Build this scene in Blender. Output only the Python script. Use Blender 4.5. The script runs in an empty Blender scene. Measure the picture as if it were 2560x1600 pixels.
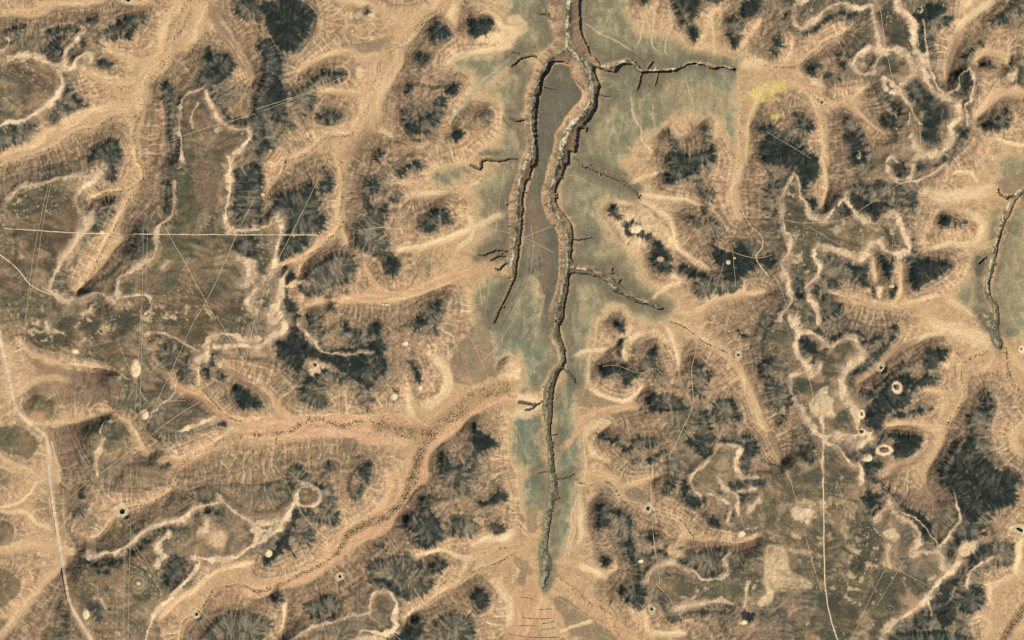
import bpy, math, random, re
import numpy as np

# ------------------------------------------------------------------ camera, light, exposure
SC = bpy.context.scene
MU = 6.6                      # metres per map unit
CX, CY = 484.0, 302.5         # map centre (968 x 605 units are in view)
CAM_H = 25000.0
cam_d = bpy.data.cameras.new("camera")
cam = bpy.data.objects.new("camera", cam_d)
SC.collection.objects.link(cam)
cam.location = (0, 0, CAM_H)
cam_d.sensor_width = 36.0
cam_d.lens = 36.0 * CAM_H / (968 * MU)
cam_d.clip_start = 10.0
cam_d.clip_end = 120000.0
SC.camera = cam

SUN_EL, SUN_AZ = math.radians(46), math.radians(128)      # azimuth clockwise from north
world = bpy.data.worlds.new("World")
SC.world = world
world.use_nodes = True
wn = world.node_tree
sky = wn.nodes.new("ShaderNodeTexSky")
sky.sky_type = 'NISHITA'
sky.sun_disc = False
sky.sun_elevation = SUN_EL
sky.sun_rotation = SUN_AZ
bg = wn.nodes["Background"]
wn.links.new(sky.outputs[0], bg.inputs[0])
bg.inputs[1].default_value = 0.05
sun_d = bpy.data.lights.new("sun", 'SUN')
sun_d.energy = 4.2
sun_d.angle = math.radians(0.5)
sun_d.color = (1.0, 0.97, 0.915)
sun = bpy.data.objects.new("sun", sun_d)
SC.collection.objects.link(sun)
sun.rotation_euler = (math.pi / 2 - SUN_EL, 0, -SUN_AZ + math.pi)
sun.location = (3000, -3000, 6000)
SC.view_settings.view_transform = 'Standard'
SC.view_settings.look = 'None'
SC.view_settings.gamma = 1.0
SC.view_settings.use_curve_mapping = False
SC.view_settings.exposure = 0.72
SC.render.film_transparent = False
try:
    SC.cycles.max_bounces = 3
    SC.cycles.diffuse_bounces = 0
except Exception:
    pass

# ------------------------------------------------------------------ the survey of the place (map units, tiles of 242 x 151.2)
DATA = """
@0 0
V 9 t 2 | 178,-4 172,10 163,25 158,40 157,55 150,66 139,73 135,88 132,105 130,118
V 4 t 2 | 188,-4 180,12 172,28 163,40
V 4 t 2 | 132,105 129,118 126,128 129,140 131,155
V 6 t 0 | 200,-4 190,15 186,30 178,45
V 3.5 t 2 | 130,109 110,110 98,117 90,121 72,124 62,132 52,138 30,148 8,154
V 3 t 1 | 0,13 15,12 30,12 45,6 65,4 85,3 100,1
V 3 t 1 | 120,2 135,5 145,0
V 7 b 0 | 195,-4 205,18 215,32 225,48 232,62 240,75
V 4 t 0 | 155,50 140,60 120,55 105,50 
V 4 t 0 | 135,75 120,78 105,76 90,72 80,66
V 5 t 0 | 128,105 110,103 90,106 70,112 55,122 40,132 20,142 0,150
V 2 t 0 | 0,16 12,14 30,17 45,12
D 2 | 38,50 50,40 60,35 70,37 66,45 60,55 52,57 42,53
D 3 | 73,38 80,38 84,44 91,48 93,54 100,58 108,60 106,64 96,62 88,57 86,50 78,42
D 2 | 122,38 118,32 112,22 120,16 138,15 136,22 128,28 124,38
D 2 | 60,72 64,80 68,88 76,96 72,98 60,96 56,90 61,82
D 1 | 50,100 58,94 68,97 83,100 80,106 60,118 50,113 42,108
D 2 | 197,42 198,50 205,52 216,52 222,60 220,70 212,78 204,80 197,86 190,82 186,76 192,66 195,58
D 3 | 196,66 204,64 207,70 200,76 195,74
D 1 | 158,76 165,86 172,90 185,86 178,92 172,98 168,110 168,125 170,140 171,151 162,151 160,125 157,100 152,90
D 2 | 200,92 210,103 220,110 232,112 242,106 246,118 242,130 236,120 225,118 212,108 204,100
D 2 | 103,133 110,132 115,143 113,155 85,155 88,143 96,138
D 1 | 12,118 30,118 36,125 35,132 20,135 5,140 -3,135 -3,125 8,124
D 1 | 223,8 228,2 240,-2 246,5 246,18 230,18 223,12
D 1 | 7,30 15,25 22,25 20,33 12,40 10,34
D 1 | 45,32 55,27 70,27 78,22 92,15 90,22 80,30 72,33 60,33 50,37
D 1 | 100,30 112,22 118,32 112,36 100,38
D 1 | 65,48 70,45 74,50 70,56 66,54
P 1 | -3,55 12,57 35,55 45,62 55,70 57,80 50,92 40,100 25,112 10,115 -3,115
P 1 | 176,92 190,85 196,90 200,105 206,115 218,125 236,122 236,128 225,140 225,153 172,153 172,120 174,100
W 2.6 | 10,55 25,53 38,54 45,59 52,63 60,60 62,52 66,44 72,36 80,30
W 1.6 | 60,64 68,66 74,58 80,52
W 4 | 82,50 87,52
W 2 | 55,68 61,76 58,85 50,96 38,106 22,114 5,117 0,119
W 1.8 | 192,83 184,87 174,92 171,105 169,120 172,135 174,153
W 1.8 | 195,86 197,95 203,105 208,114 220,122 234,122 237,128 232,138 222,146 218,153
W 1 | 183,120 182,110 188,98
W 1.2 | 7,36 11,39 7,46 0,48
K k | 10,88 22,78 32,80 28,90 12,96
K p | 199,22 208,22 210,28 203,30
T .45 | 158,135 185,125 215,116 242,108 
@0 1
V 8 t 2 | 182,-4 170,10 155,22 145,35 135,43 125,50
V 6 t 1 | 118,52 116,62 113,72 108,85 106,92 103,105 98,118 92,126
V 4 t 2 | 92,126 80,128 65,130 55,140 40,149 25,155
V 3 t 0 | 118,50 100,56 90,48 70,52 55,58 40,68
V 6 t 0 | 136,45 135,60 128,72 118,90 115,105 112,118
V 6 b 0 | 108,118 100,130 92,140 85,153
V 3 t 0 | 110,85 100,88 80,87 60,85
V 1.6 g 0 | 242,55 225,68 212,82 200,95 190,108 184,115
V 5 p 0 | 190,0 186,15 190,24
V 2.5 p 0 | 180,60 195,52 225,46 245,42
V 2 g 1 | 118,48 117,58 112,75 106,90
V 2 t 0 | 115,118 120,124 130,130 
V 3 t 0 | 70,-3 95,2 120,12 140,20 155,15
D 3 | 5,5 25,0 40,0 50,5 55,15 50,30 45,40 35,48 25,48 22,45 15,35 10,20
D 2 | 22,48 25,60 24,72 20,80 28,85 30,95 30,110 35,120 20,115 10,115 10,130 15,140 10,145 -2,142 -2,95 5,80 8,60 3,45 12,35
D 3 | 22,75 28,85 26,95 15,105 10,95 14,82
D 1 | 55,75 70,68 85,70 80,76 60,82 55,95 50,105 40,112 35,100 35,88 50,80
D 2 | 170,20 178,25 184,35 170,38 165,38 166,28
D 3 | 202,20 225,18 220,32 205,34 202,28
D 2 | 150,55 162,52 162,58 156,62
D 2 | 143,82 150,82 149,90 145,92
D 2 | 138,105 146,108 150,112 158,112 166,105 170,95 178,92 178,105 174,115 166,123 155,128 145,125 140,117
D 2 | 180,85 194,78 190,86 184,90
D 2 | 68,105 80,108 78,114 65,116 58,112
D 2 | 185,125 196,125 194,131 188,134
D 1 | 212,108 222,107 220,116 212,115
D 2 | 113,145 118,143 118,153 112,153
D 1 | 105,8 110,8 110,12 105,12
K g | 80,42 95,40 110,38 130,34 126,44 118,49 100,50 85,47
K g | 104,75 110,72 108,80 103,82
K g | 113,113 119,115 119,122 114,122
K g | 35,133 48,135 44,142 36,138
K p | 86,12 92,13 92,18 86,18
K p | 95,12 105,6 113,9 112,14 103,17 96,18
K p | 208,36 220,32 232,32 238,28 246,28 246,40 228,42 212,40
K p | 96,62 103,66 102,72 95,74
G 1 | 185,56 190,52 205,50 225,50 242,48 250,55 242,62 232,66 222,78 212,85 206,88 207,75 200,68 190,64 183,60
G 0.9 | 212,95 222,82 242,66 250,66 250,155 232,151 212,145 222,140 232,125 233,100 225,92
G .7 | 131,52 138,50 139,60 134,64
V 3 p 0 | 250,28 235,27 225,15 215,12
T .45 | 0,104 40,91 58,84 85,72
T .35 | 5,106 55,87
T .4 | 139,0 130,25 118,50
T .4 | 48,3 57,12 64,27
@0 2
C 3 | 34,-6 36,5 37,12 38,22 40,30 42,36 36,44 28,51 24,56 22,65 18,75 15,85 12,105 12,120 14,140 13,156 24,156 24,130 24,110 25,95 29,84 30,75 36,67 41,59 48,59 54,62 57,70 62,80 66,84 67,92 60,100 55,107 48,117 43,125 40,135 37,156 53,156 54,150 56,143 62,143 64,124 73,115 80,103 82,92 84,80 80,73 79,64 90,67 99,68 105,62 114,62 122,69 138,69 155,67 170,60 180,62 190,66 200,64 208,66 212,65 205,61 195,62 180,58 166,58 160,63 140,65 125,66 118,60 110,55 100,57 85,60 80,55 75,52 72,45 70,40 67,30 65,12 64,-6
c 1.3 | 128,66 133,59
c 1.2 | 124,69 120,77 118,84
c .7 | 139,69 136,80
c 1.4 | 25,55 20,53 15,53 8,55 0,61
c .8 | 0,48 5,50 8,55
c 1.6 | 37,18 33,13 24,11
c 1.6 | 15,112 5,113 -3,111
c .7 | 82,90 92,90
c 1.3 | 62,122 70,120 71,124
c .5 | 40,84 30,82
R 2.6 | 53,-6 53,20 53,44 60,52 70,60 73,70 75,80 77,92 72,102 63,112 55,120 50,130 47,140 45,156
R 1.3 | 52,45 42,52 34,60 30,72 22,84 21,95 18,108 19,120 20,135 17,156
R 1.3 | 78,60 85,62 95,63 105,58 113,58 120,66 125,68 145,66 160,64 168,60 178,60 190,65 200,63 210,65
G .8 | 68,-4 105,-4 112,15 120,30 140,30 160,40 190,50 230,55 215,68 212,90 213,130 205,140 200,122 190,110 180,115 170,108 150,115 138,125 120,135 110,150 64,153 64,125 80,105 85,80 80,55 70,45
G .8 | -3,-4 34,-4 36,20 42,38 25,50 -3,52
G .9 | -3,62 20,60 13,90 12,108 -3,110
G .9 | -3,115 12,115 12,142 -3,142
G 1.3 | 160,62 190,68 212,66 215,75 210,90 190,80 165,78
G 1.2 | 200,120 205,105 212,100 214,130 205,138
K p | -3,15 8,15 15,22 15,30 8,34 -3,33
K d | -3,22 5,22 8,25 2,27
I | 41,61 48,61 54,64 57,72 62,82 65,86 66,91 60,99 54,106 47,116 42,125 39,135 36,156 25,156 25,110 26,95 30,84 31,76 37,68
V .8 p 0 | 150,12 152,25 147,35 146,48 148,55
V .8 p 0 | 135,10 133,30 132,40 138,50
V .8 p 0 | 125,20 122,30 118,45
V 1 p 0 | 113,92 115,105 120,120 125,135 135,145
V .9 p 0 | 190,15 191,40 192,52
V .6 p 0 | 164,78 171,95 170,108 160,125
V 1.8 t 1 | 214,70 216,95 216,110 215,130 215,153
V 2.2 y 0 | 242,78 235,90 228,105 224,120 222,153
V 5 p 1 | 212,60 225,60 242,62
V .5 p 0 | 133,95 134,120
V .6 p 0 | 70,22 95,38 114,48
D 3 | 118,-4 130,-4 127,3 122,3
D 3 | 160,-4 175,-4 175,12 170,18 165,12 160,5
D 2 | 168,28 174,26 174,37 170,37
D 3 | 206,38 216,35 212,44 208,44
D 3 | 218,5 230,-3 236,-3 232,12 220,17 214,14
D 2 | 183,-4 202,-4 200,3 188,3
D 1 | 150,-3 160,-3 163,10 168,20 160,24 158,15
D 1 | 203,22 212,18 218,26 212,34 206,34 203,28
D 2 | 152,144 165,145 183,143 190,140 188,155 155,155
D 1 | 148,124 154,130 156,142 152,140
D 2 | 234,120 246,118 246,132 238,128
D 1 | 180,132 184,120 188,125 184,142
K y | 228,84 246,82 246,95 232,96 226,90
H .5 | 110,-2 112,10 120,14 130,12 136,5
H .5 | 150,15 152,28 165,38 170,44 180,43 183,32 190,15 198,8 200,30 206,44 216,46 220,38 230,30 235,20
H .5 | 142,120 150,116 155,125 160,130 168,120 178,118 186,112 194,115 194,130
H .6 | 113,140 120,137 126,140 130,150
@0 3
V 3 t 2 | -3,62 12,64 28,62 40,52 55,40 70,33 75,28
V 3 t 1 | 17,78 35,84 50,96 60,100 72,98 85,90 92,82
V 3.5 t 1 | 40,85 48,105 52,120 54,135 56,155
V 1.5 t 0 | 75,102 90,112 105,122 112,130
V 4 p 0 | 178,30 186,20 200,10 214,2
V 6 b 0 | 180,30 176,45 172,60 168,75
V 5 t 0 | 242,88 225,88 215,92 205,102 196,112
V 5 t 0 | 242,60 228,55 215,52 205,50 195,58
V 4 p 0 | 222,52 230,62 228,74 220,80
V 2 p 0 | 246,138 225,135 213,130
V 3 t 0 | 26,65 40,76 55,82
V 2 t 0 | 24,40 22,55 
V 3 p 0 | 185,10 195,-3
D 3 | 146,108 160,102 172,108 169,122 166,136 158,142 146,140 143,128
D 2 | 128,82 140,76 150,90 160,97 150,105 138,97
K y | -3,79 8,76 17,76 18,84 5,90 -3,90
K y | 5,106 12,108 10,116 3,112
D 3 | 20,25 30,30 45,22 58,14 70,10 80,12 88,10 80,16 70,14 60,18 48,28 35,33 28,32
D 3 | 137,12 150,5 165,5 168,10 158,18 150,22 146,35 147,50 150,65 157,75 163,85 172,86 178,80 176,72 185,62 190,62 194,72 193,85 190,97 188,110 190,118 185,128 175,140 160,148 150,153 158,145 168,135 170,125 176,115 180,105 178,95 168,88 158,80 150,72 146,60 141,50 140,35 136,22
D 1 | 150,20 165,15 172,18 168,25 158,28 155,40 157,50 155,62 150,58 148,40
D 1 | 185,55 195,45 200,40 208,33 205,40 195,52 190,60
D 1 | 210,20 225,10 235,-3 246,-3 242,8 225,22 215,25
D 3 | 37,68 46,62 48,66 42,74 37,73
D 2 | 3,50 8,38 12,32 12,45 8,53
D 2 | 25,109 33,110 40,117 42,121 30,123 28,115
D 3 | -3,130 10,130 25,138 32,145 38,155 -3,155
D 1 | -3,118 10,122 28,134 40,148 42,155 34,146 18,134 -3,132
D 3 | 74,125 80,125 86,132 91,142 92,155 82,155 76,140
D 1 | 68,112 80,112 88,128 92,140 86,130 76,122
D 2 | 112,95 120,98 125,106 122,110 116,104
D 2 | 106,111 118,110 120,118 130,120 120,121 110,118
D 1 | 222,75 230,63 246,60 246,80 235,80
D 1 | 232,55 240,55 238,60
D 2 | 210,115 225,105 228,108 226,118 215,122 205,120
D 1 | 200,60 212,62 208,66
D 2 | 68,60 75,57 73,63 70,64
D 1 | 55,72 62,70 66,76 60,80
D 1 | 66,50 80,52 78,56 68,57
D 2 | 18,12 24,8 22,16 18,20 12,18
P 2 | 102,12 112,2 120,2 124,15 130,25 135,40 137,50 125,47 112,45 107,30 103,20
P 1.6 | 102,62 110,55 120,51 130,55 135,65 130,72 122,80 118,78 110,72 101,68
P 2 | 126,80 140,72 145,78 150,86 158,94 168,98 176,105 176,112 170,122 168,135 160,143 148,143 142,138 143,118 135,105 125,92
P 1.6 | 27,20 36,12 42,9 41,14 36,20 30,25
P .4 | 80,60 88,50 98,50 100,58 95,68 86,70 82,64
W 1.6 | 24,5 22,15 24,22 32,27 38,22 45,18 52,10 60,6 70,4 80,6 88,9 95,5 98,15 100,25 102,35 103,45 108,50
W 2.4 | 118,-3 124,10 132,17 136,30 138,45 141,55
W 2 | 110,50 104,56 100,62 96,68 88,71 80,62 78,58 88,48 98,46 108,48 118,48 128,52 134,62 136,66
W 3.4 | 104,50 112,52
W 1.3 | 124,80 130,76 136,72
W 3 | 143,55 147,68 150,80 158,90 170,94 177,95 180,103 178,113 172,121 170,135 162,145 150,147 140,144 135,138
W 1 | 147,20 148,40 150,60 155,75 163,88 172,87 178,82 180,72 190,65 193,80 190,95 185,100 188,118
W 1.6 | 108,76 112,75 118,82 122,86 115,88 108,82 108,76
W .8 | 122,84 128,96 133,102 142,118
W 1.6 | 27,-3 29,4 40,-2
W 1 | 112,153 114,147 121,153
W 1 | 131,106 133,112 130,116
W 1.6 | 131,130 135,127
O w 2.4 3 .8 | 143,10
O w 2 3.6 .9 | 85,147
K d | 35,-2 46,-2 40,10 34,6
T .5 | 98,0 105,10 110,45 120,85 133,102 142,120 143,150
T .3 | 44,0 32,26
T .35 | 55,100 90,112 112,130
T .35 | -3,124 40,150
@1 0
V 2.4 t 2 | 132,3 135,12 134,20 125,26 115,30 100,31 84,38
V 4 t 2 | 130,24 123,36 117,48 112,58 107,68 103,75 98,85 93,95 88,105 80,117 74,126
V 3 o 0 | 96,85 93,98 90,108
V 4 t 0 | 117,75 105,85 95,100
P 1.5 | 15,35 30,28 55,24 70,22 75,28 72,38 75,50 76,58 72,70 66,78 60,90 55,98 45,112 40,120 35,117 25,107 15,100 18,85 15,70 20,58 12,50 5,45
P 1.3 | 168,-4 215,-4 208,30 208,50 212,65 242,70 246,155 120,155 110,135 112,125 117,117 135,104 150,90 153,70 165,55 168,40 166,20
K b | 185,0 208,5 208,30 195,50 185,35
K b | 180,100 200,105 195,120 180,110
K d | 168,30 180,10 185,30 188,50 178,90 165,120 150,125 135,110 150,98 158,80 170,55
K b | 120,108 135,112 150,108 160,100 150,118 140,125
P 1.6 | 130,68 140,65 146,75 145,85 135,93 125,95 128,80
P 1 | -3,110 20,112 30,118 40,130 40,155 -3,155
P .6 | -3,50 10,55 18,70 15,100 -3,95
W 3.4 | 82,14 93,12 90,18 84,22
W 2.2 | 8,36 15,30 20,25 35,23 50,19 65,16 80,14 90,15 82,24 75,30
W 2.2 | 83,60 86,50 84,60 80,68 73,75 68,85 60,92 57,100 50,112 46,122
W 1.4 | 165,20 164,32 166,42 162,52 152,60 148,70 149,82 145,92 130,100 120,108 112,113 112,130
W 2.2 | 217,-2 218,20 217,35 214,50 214,62 220,66 246,66
W 2 | 42,120 55,128 70,132 90,125 100,128 108,135
W 1.8 | 80,147 90,138
W 2.6 | 225,92 235,95 238,105 235,115 230,120
W 2.6 | 246,122 237,130 236,138 242,144
W 1 | 118,130 140,128 145,140 138,145
W 1.2 | 160,95 155,102
D 2 | 60,8 75,10 85,5 95,0 103,2 110,8 108,18 98,20 90,25 98,14 92,10 80,11
D 2 | 86,47 93,48 90,60 87,68 84,65 87,55
D 1 | 93,50 100,52 95,66 88,70
D 1 | 98,42 112,38 108,48 103,53
D 2 | 158,22 163,22 163,38 158,48 155,50 158,38 156,30
D 2 | 222,20 225,10 246,6 246,62 225,60 220,50 222,35
D 1 | 90,130 97,130 105,138 95,142 88,138
D 2 | 127,72 140,68 142,74 130,86
D 2 | 222,78 242,72 242,90 228,90
K k | 152,110 165,105 160,120 
O w 1.8 1.4 0 | 97,69
O a 2.4 2.8 0 | 131,4
T .8 | 5,65 30,66.5 70,69 100,69.5 108,69 120,70.2 160,70.7 200,70.8 242,71
T .35 | 50,22 42,60 36,100 25,151
T .35 | 47,24 38,65 30,110 26,151
T .5 | 150,50 165,78 180,105 205,151
T .5 | 242,35 225,70 205,115 186,151
T .9 | 0,89 8,95 20,105 30,118 50,128
T .3 | 137,55 135,151
T .3 | 141,60 139,118
T .4 | 5,37 50,21 93,5
@1 1
V 4.5 t 2 | 77,-3 82,15 82,35 80,48 82,60
V 3 t 2 | 80,62 68,75 60,83 50,90 40,94 22,102
V 1.8 t 2 | 28,-3 25,12 15,22 8,32
V 1.4 t 0 | 48,92 40,105 38,110
V 2.5 t 1 | 215,18 200,25 185,27 165,27 150,22 135,22
V 4 p 0 | 180,30 160,33 145,35
V 3 p 0 | 235,50 205,65 180,75 165,80 150,86
V 2.5 p 0 | 160,82 140,85 130,90
V 6 o 0 | 70,135 95,132 125,132 150,126 180,114 210,103 226,98
V 2.4 o 0 | 103,98 110,115 120,124 135,128
V 3 t 0 | 45,141 65,134 80,132
V 2.5 p 0 | 130,132 150,128 185,115
V 2 p 0 | 200,50 205,70 190,85
V 3 t 0 | 80,62 85,72 88,82
G .8 | 165,12 178,6 195,6 203,12 198,18 188,25 178,25 165,22
G .9 | 205,22 225,10 250,-3 250,90 228,98 205,100 205,85 215,70 205,60 208,40
G .8 | 230,108 246,110 246,130 228,153 208,153 205,135 205,122 215,112
D 2 | 65,8 70,15 70,28 62,32 60,25 64,18
D 2 | 22,32 40,28 55,22 58,35 62,40 60,50 66,55 62,68 50,70 35,70 25,65 22,55 12,55 12,48 18,40
D 2 | 24,72 50,72 55,76 45,85 30,92 22,95 22,82
D 2 | 142,5 150,1 160,5 155,8 145,10 138,16 135,13
D 2 | 108,20 116,18 116,32 107,35 110,45 103,50 106,35
D 1 | 100,58 110,45 125,50 118,65 125,75 124,88 120,93 110,88 95,80 92,68
D 1 | 135,28 138,36 125,42 122,48 121,42 133,35
D 2 | 158,60 165,50 178,46 182,55 186,60 175,60 168,65 165,68 155,63
D 3 | 121,98 130,90 135,104 125,108
D 1 | 45,110 55,100 75,90 92,92 93,110 80,118 60,125 50,130 42,122 38,112
D 1 | 68,130 85,125 80,130 70,133
D 3 | 30,106 35,105 38,112 32,118 31,130 38,140 38,153 28,153 28,140 26,130 25,118
D 2 | 165,138 175,135 172,145 160,153
D 1 | 178,130 185,128 184,133
D 2 | 72,136 76,136 77,142 72,144
K k | 160,100 165,98 166,106 160,104
K k | 142,104 146,102 148,106 143,108
P 1.6 | -3,72 14,78 14,95 10,105 12,108 -3,112
P 1 | -3,112 20,108 24,112 20,125 18,138 5,145 -3,140
W 2.2 | -3,62 12,62 15,56 20,55 24,62 23,75 20,85 17,98 14,108
W 2 | 30,105 27,112 24,122 22,132 17,138
W 1 | 30,120 35,115 45,115 50,122
W 3 | 18,140 16,150 24,148
H .6 | 30,120 40,116 47,122 44,134
c 1.7 | 246,-1 232,0 215,0 212,8 202,5
c 1.5 | 240,85 228,85 220,87 210,89
c 1.3 | 236,90 230,90 222,95
c 1.4 | 246,100 236,97 230,103 226,102
c 1 | 237,42 246,38
c .7 | 238,62 246,64
C 2 | 246,95 242,108 238,120 232,135 224,148 222,153 226,153 232,140 239,126 246,110
O a 3 1.8 0 | 120,136
O a 2 1.6 0 | 7,33
T .45 | 93,67 120,64 130,66 148,66 165,80
T .35 | 93,67 91,84 80,80
T .4 | 122,52 123,60 130,66
T .8 | 0,71 60,71
T .5 | 67,5 60,18 40,58 20,98 8,125 1,151
T .35 | 235,5 226,70
T .35 | 202,60 242,70
T .6 | 211,115 213,136
T .3 | 221,112 217,145
T .3 | 118,0 133,20 134,28
@1 2
C 2.4 | 11,-5 6,10 1,25 -3,40 -3,60 -2,80 -4,96 -4,112 2,108 5,98 8,80 10,60 11,40 13,25 18,15 23,0 25,-5
C 2.4 | 37,-5 32,15 29,30 28,38 31,50 36,60 43,66 45,80 45,100 43,120 40,130 36,140 36,156 47,156 50,140 54,120 56,108 70,108 80,111 90,116 95,124 105,128 118,135 130,138 140,142 144,140 135,134 120,128 110,122 98,116 97,114 88,106 85,104 72,99 58,97 58,80 56,62 52,55 45,46 41,37 43,25 48,15 53,-5
c 1.5 | 92,106 94,102
c 1.3 | 98,117 102,113
R 1.4 | 46,-5 40,15 37,30 36,42 44,52 49,60 52,75 53,90 53,100 50,115 46,130 44,156
R 1.3 | 56,102 72,103 88,110 97,122 115,130 138,140
R 1.2 | 15,-5 8,20 5,40 4,60 3,80 -2,100
c 1.7 | 58,-3 65,3 73,6 82,11 92,14 100,18 110,25 118,32 121,35
c .7 | 55,58 57,66 58,75 75,73
c .6 | 43,0 41,35 44,45
G .9 | 56,-4 100,-4 110,15 125,25 120,38 105,42 90,40 84,50 92,65 105,80 112,88 120,95 125,110 130,120 145,125 155,135 150,153 120,153 105,140 92,143 84,153 50,153 56,110 48,100 58,90 58,60 46,45
I | 11,80 13,40 20,15 25,-4 36,-4 32,15 28,35 31,50 36,61 42,67 44,80 44,100 42,120 36,138 34,153 28,153 32,130 20,108 4,112
G 1 | -3,112 10,98 20,93 30,100 26,125 34,132 26,153 -3,153
K b | 15,38 24,45 28,60 33,80 36,95 36,115 30,128 25,120 30,105 25,85 18,75 15,56
H .85 | 90,48 95,46 104,48 118,50 130,60 142,66 150,76 148,82 135,76 124,80 112,82 104,74 98,62
K p | 85,48 90,41 100,38 114,41 128,46 138,57 150,66 158,80 152,86 138,78 126,80 114,90 102,78 92,64
D 2 | 94,45 100,44 104,52 100,55 94,50
D 2 | 106,60 112,57 118,60 125,66 132,71 130,75 120,72 108,70
D 3 | 134,77 138,78 145,86 148,92 148,98 152,103 145,106 136,104 130,97 132,90 136,86
O p 3.5 2.5 0 | 140,94
O w 6 4.8 0 | 116,65
D 2 | 148,-4 178,-4 175,8 178,15 168,15 160,20 145,21 148,10
D 1 | 174,15 178,20 182,30 193,30 188,40 180,40 185,50 195,60 198,68 192,75 188,65 182,55 180,38 175,28
D 1 | 164,54 175,54 178,62 172,62 164,58
D 2 | 158,102 165,100 175,106 188,111 175,112 165,108
D 3 | 190,80 195,84 205,88 212,82 218,78 222,88 232,92 246,90 246,102 232,98 222,106 210,115 200,112 198,105 192,95 188,88
D 1 | 172,118 180,112 195,112 218,112 210,125 195,128 175,128
O w 2 2 0 | 204,97
O w 1 1 0 | 210,93
V 5 t 0 | 216,-3 214,15 210,30 213,45 216,58
V 2.5 p 1 | 120,38 135,45 150,58 155,70 157,82 165,90 175,97 188,105
V 2.4 p 0 | 120,33 145,36 165,38 180,44
V 2 p 0 | 132,132 145,122 160,115 150,108
V 2.6 t 0 | 150,142 170,145 190,135 215,128 242,125
V 1.6 p 0 | 113,22 130,14 140,12
H .5 | 112,90 122,88 128,98 130,112 145,120 165,115 175,130 200,128 220,120
H .6 | 84,153 88,143 95,139 105,140 112,153
T .8 | 218,50 225,62 235,72 236,82 230,93 242,110
T .5 | 190,80 210,88 230,93 245,90
T .4 | 12,73 37,63
T .4 | 18,62 20,85 15,115 -3,148
T .35 | 12,73 40,88
T .35 | 88,44 72,48 58,54 50,50 47,35 48,20 58,14 78,25
T .35 | 110,88 122,108 140,122
T .4 | 182,48 192,75 200,85
T .35 | 208,85 211,120
T .35 | 200,97 190,128
T .3 | 110,41 188,41
@1 3
C 1.3 | 246,24 238,28 231,36 226,47 220,60 216,72 213,85 209,100 205,115 205,130 211,138 213,156 218,156 217,136 210,128 210,115 214,100 217,85 220,72 224,60 230,48 234,38 241,32 246,30
c 1.3 | 207,91 202,94 198,97
c 1 | 231,34 222,35 218,28
R 1.3 | 246,27 235,32 229,38 223,53 218,72 214,85 209,108 208,128 214,138 215,156
G .9 | 205,55 218,45 216,70 208,85 197,88 193,85 192,98 185,115 174,128 188,145 198,153 212,153 206,130 206,110 212,85
G 1 | 246,35 232,50 224,65 218,90 212,120 214,130 222,153 246,153
G .7 | 218,-3 246,-3 246,18 222,18 216,10
K d | 197,90 203,95 202,105 199,112 196,100
K g | 218,20 246,12 246,28 225,32 218,26
V 6 p 0 | 150,32 170,36 185,33 205,30 218,28
V 2 p 0 | 175,12 190,12 200,22
V 2 t 0 | 50,-3 56,25 52,42
V 3 p 0 | 155,86 172,80 185,80 195,80
V 5 t 1 | 60,128 80,132 100,136 130,138 165,130
V 4 t 0 | 198,153 180,138 165,130
V 3 t 0 | 100,95 104,120 106,132
V 3 t 0 | 127,100 127,118 122,132
V 1.2 t 0 | 203,3 215,22
V 4 p 0 | 190,50 203,60 200,75 190,82
P 1.7 | 20,20 25,22 28,35 35,42 36,55 20,70 14,62 14,45 12,32
P 1 | 20,72 38,58 60,60 75,55 85,60 95,64 108,66 112,75 95,78 88,85 84,95 75,88 55,82 42,82 42,95 46,105 44,115 38,118 30,125 20,118 15,98 20,88
P 1.8 | 103,60 112,55 120,54 125,62 130,74 130,82 118,84 112,78 108,68
P 1.4 | 16,135 30,128 42,140 44,153 15,153
W 2 | 24,12 18,22 10,32 9,42 13,55 13,65 20,74 20,85 15,93 10,98 14,108 18,120 22,132 15,142 10,150
W 1.6 | 24,12 29,20 30,32 35,42 38,53 50,56 62,46
W 2.2 | 66,42 70,34 75,42 80,50 90,57 100,60 103,55 115,50 121,51 124,60 130,72 134,82 130,87 118,89 110,84 105,78 95,80 90,88 85,94 75,90 60,84 48,81 43,86 43,95 48,98 47,108 42,115 36,120 36,130 44,138 46,153
W 1.6 | 111,8 115,15 125,18 133,14 137,6 130,4
W .8 | 112,14 120,20 130,21 145,18 165,5
D 3 | 10,-3 45,-3 46,15 38,22 31,30 28,15 22,10 12,5
D 2 | 32,37 45,38 42,48 38,48 35,42
D 3 | 76,33 85,33 95,40 110,40 120,45 127,52 130,65 136,72 138,88 142,92 135,88 130,72 124,55 115,48 98,54 88,52 80,45
D 1 | 75,25 105,22 125,25 128,42 118,38 95,35
D 3 | 140,12 165,3 168,-3 155,-3 140,5 133,15
D 3 | 117,-3 128,3 128,12 120,14 115,8
D 2 | 62,45 72,40 78,50 70,52 62,50
D 3 | 90,90 98,83 105,87 110,92 114,97 120,92 130,90 140,93 150,95 172,98 168,106 152,115 140,122 135,115 133,100 128,93 120,95 115,103 115,117 110,108 105,92 98,88 94,93 94,110 93,121 85,115 78,105 70,98 80,100 88,100
D 2 | 45,100 50,93 60,90 70,88 55,95 50,115 48,130 52,138 54,146 50,153 46,140 43,125 46,110
D 2 | 50,128 62,130 70,138 60,148 52,152
D 2 | 20,110 33,112 35,125 30,132 23,125
D 2 | 162,55 170,55 170,62 163,62
D 1 | -3,30 8,22 7,40 4,55 -3,50
D 1 | 175,60 188,58 176,63
D 1 | 130,30 136,28 140,42 136,50
D 2 | 55,110 65,115 66,120 58,122
D 2 | 100,120 105,118 104,130 99,130
D 2 | 116,122 122,120 121,128 117,130
K p | 70,30 73,36 80,44 90,54 100,60 90,62 78,52
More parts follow.
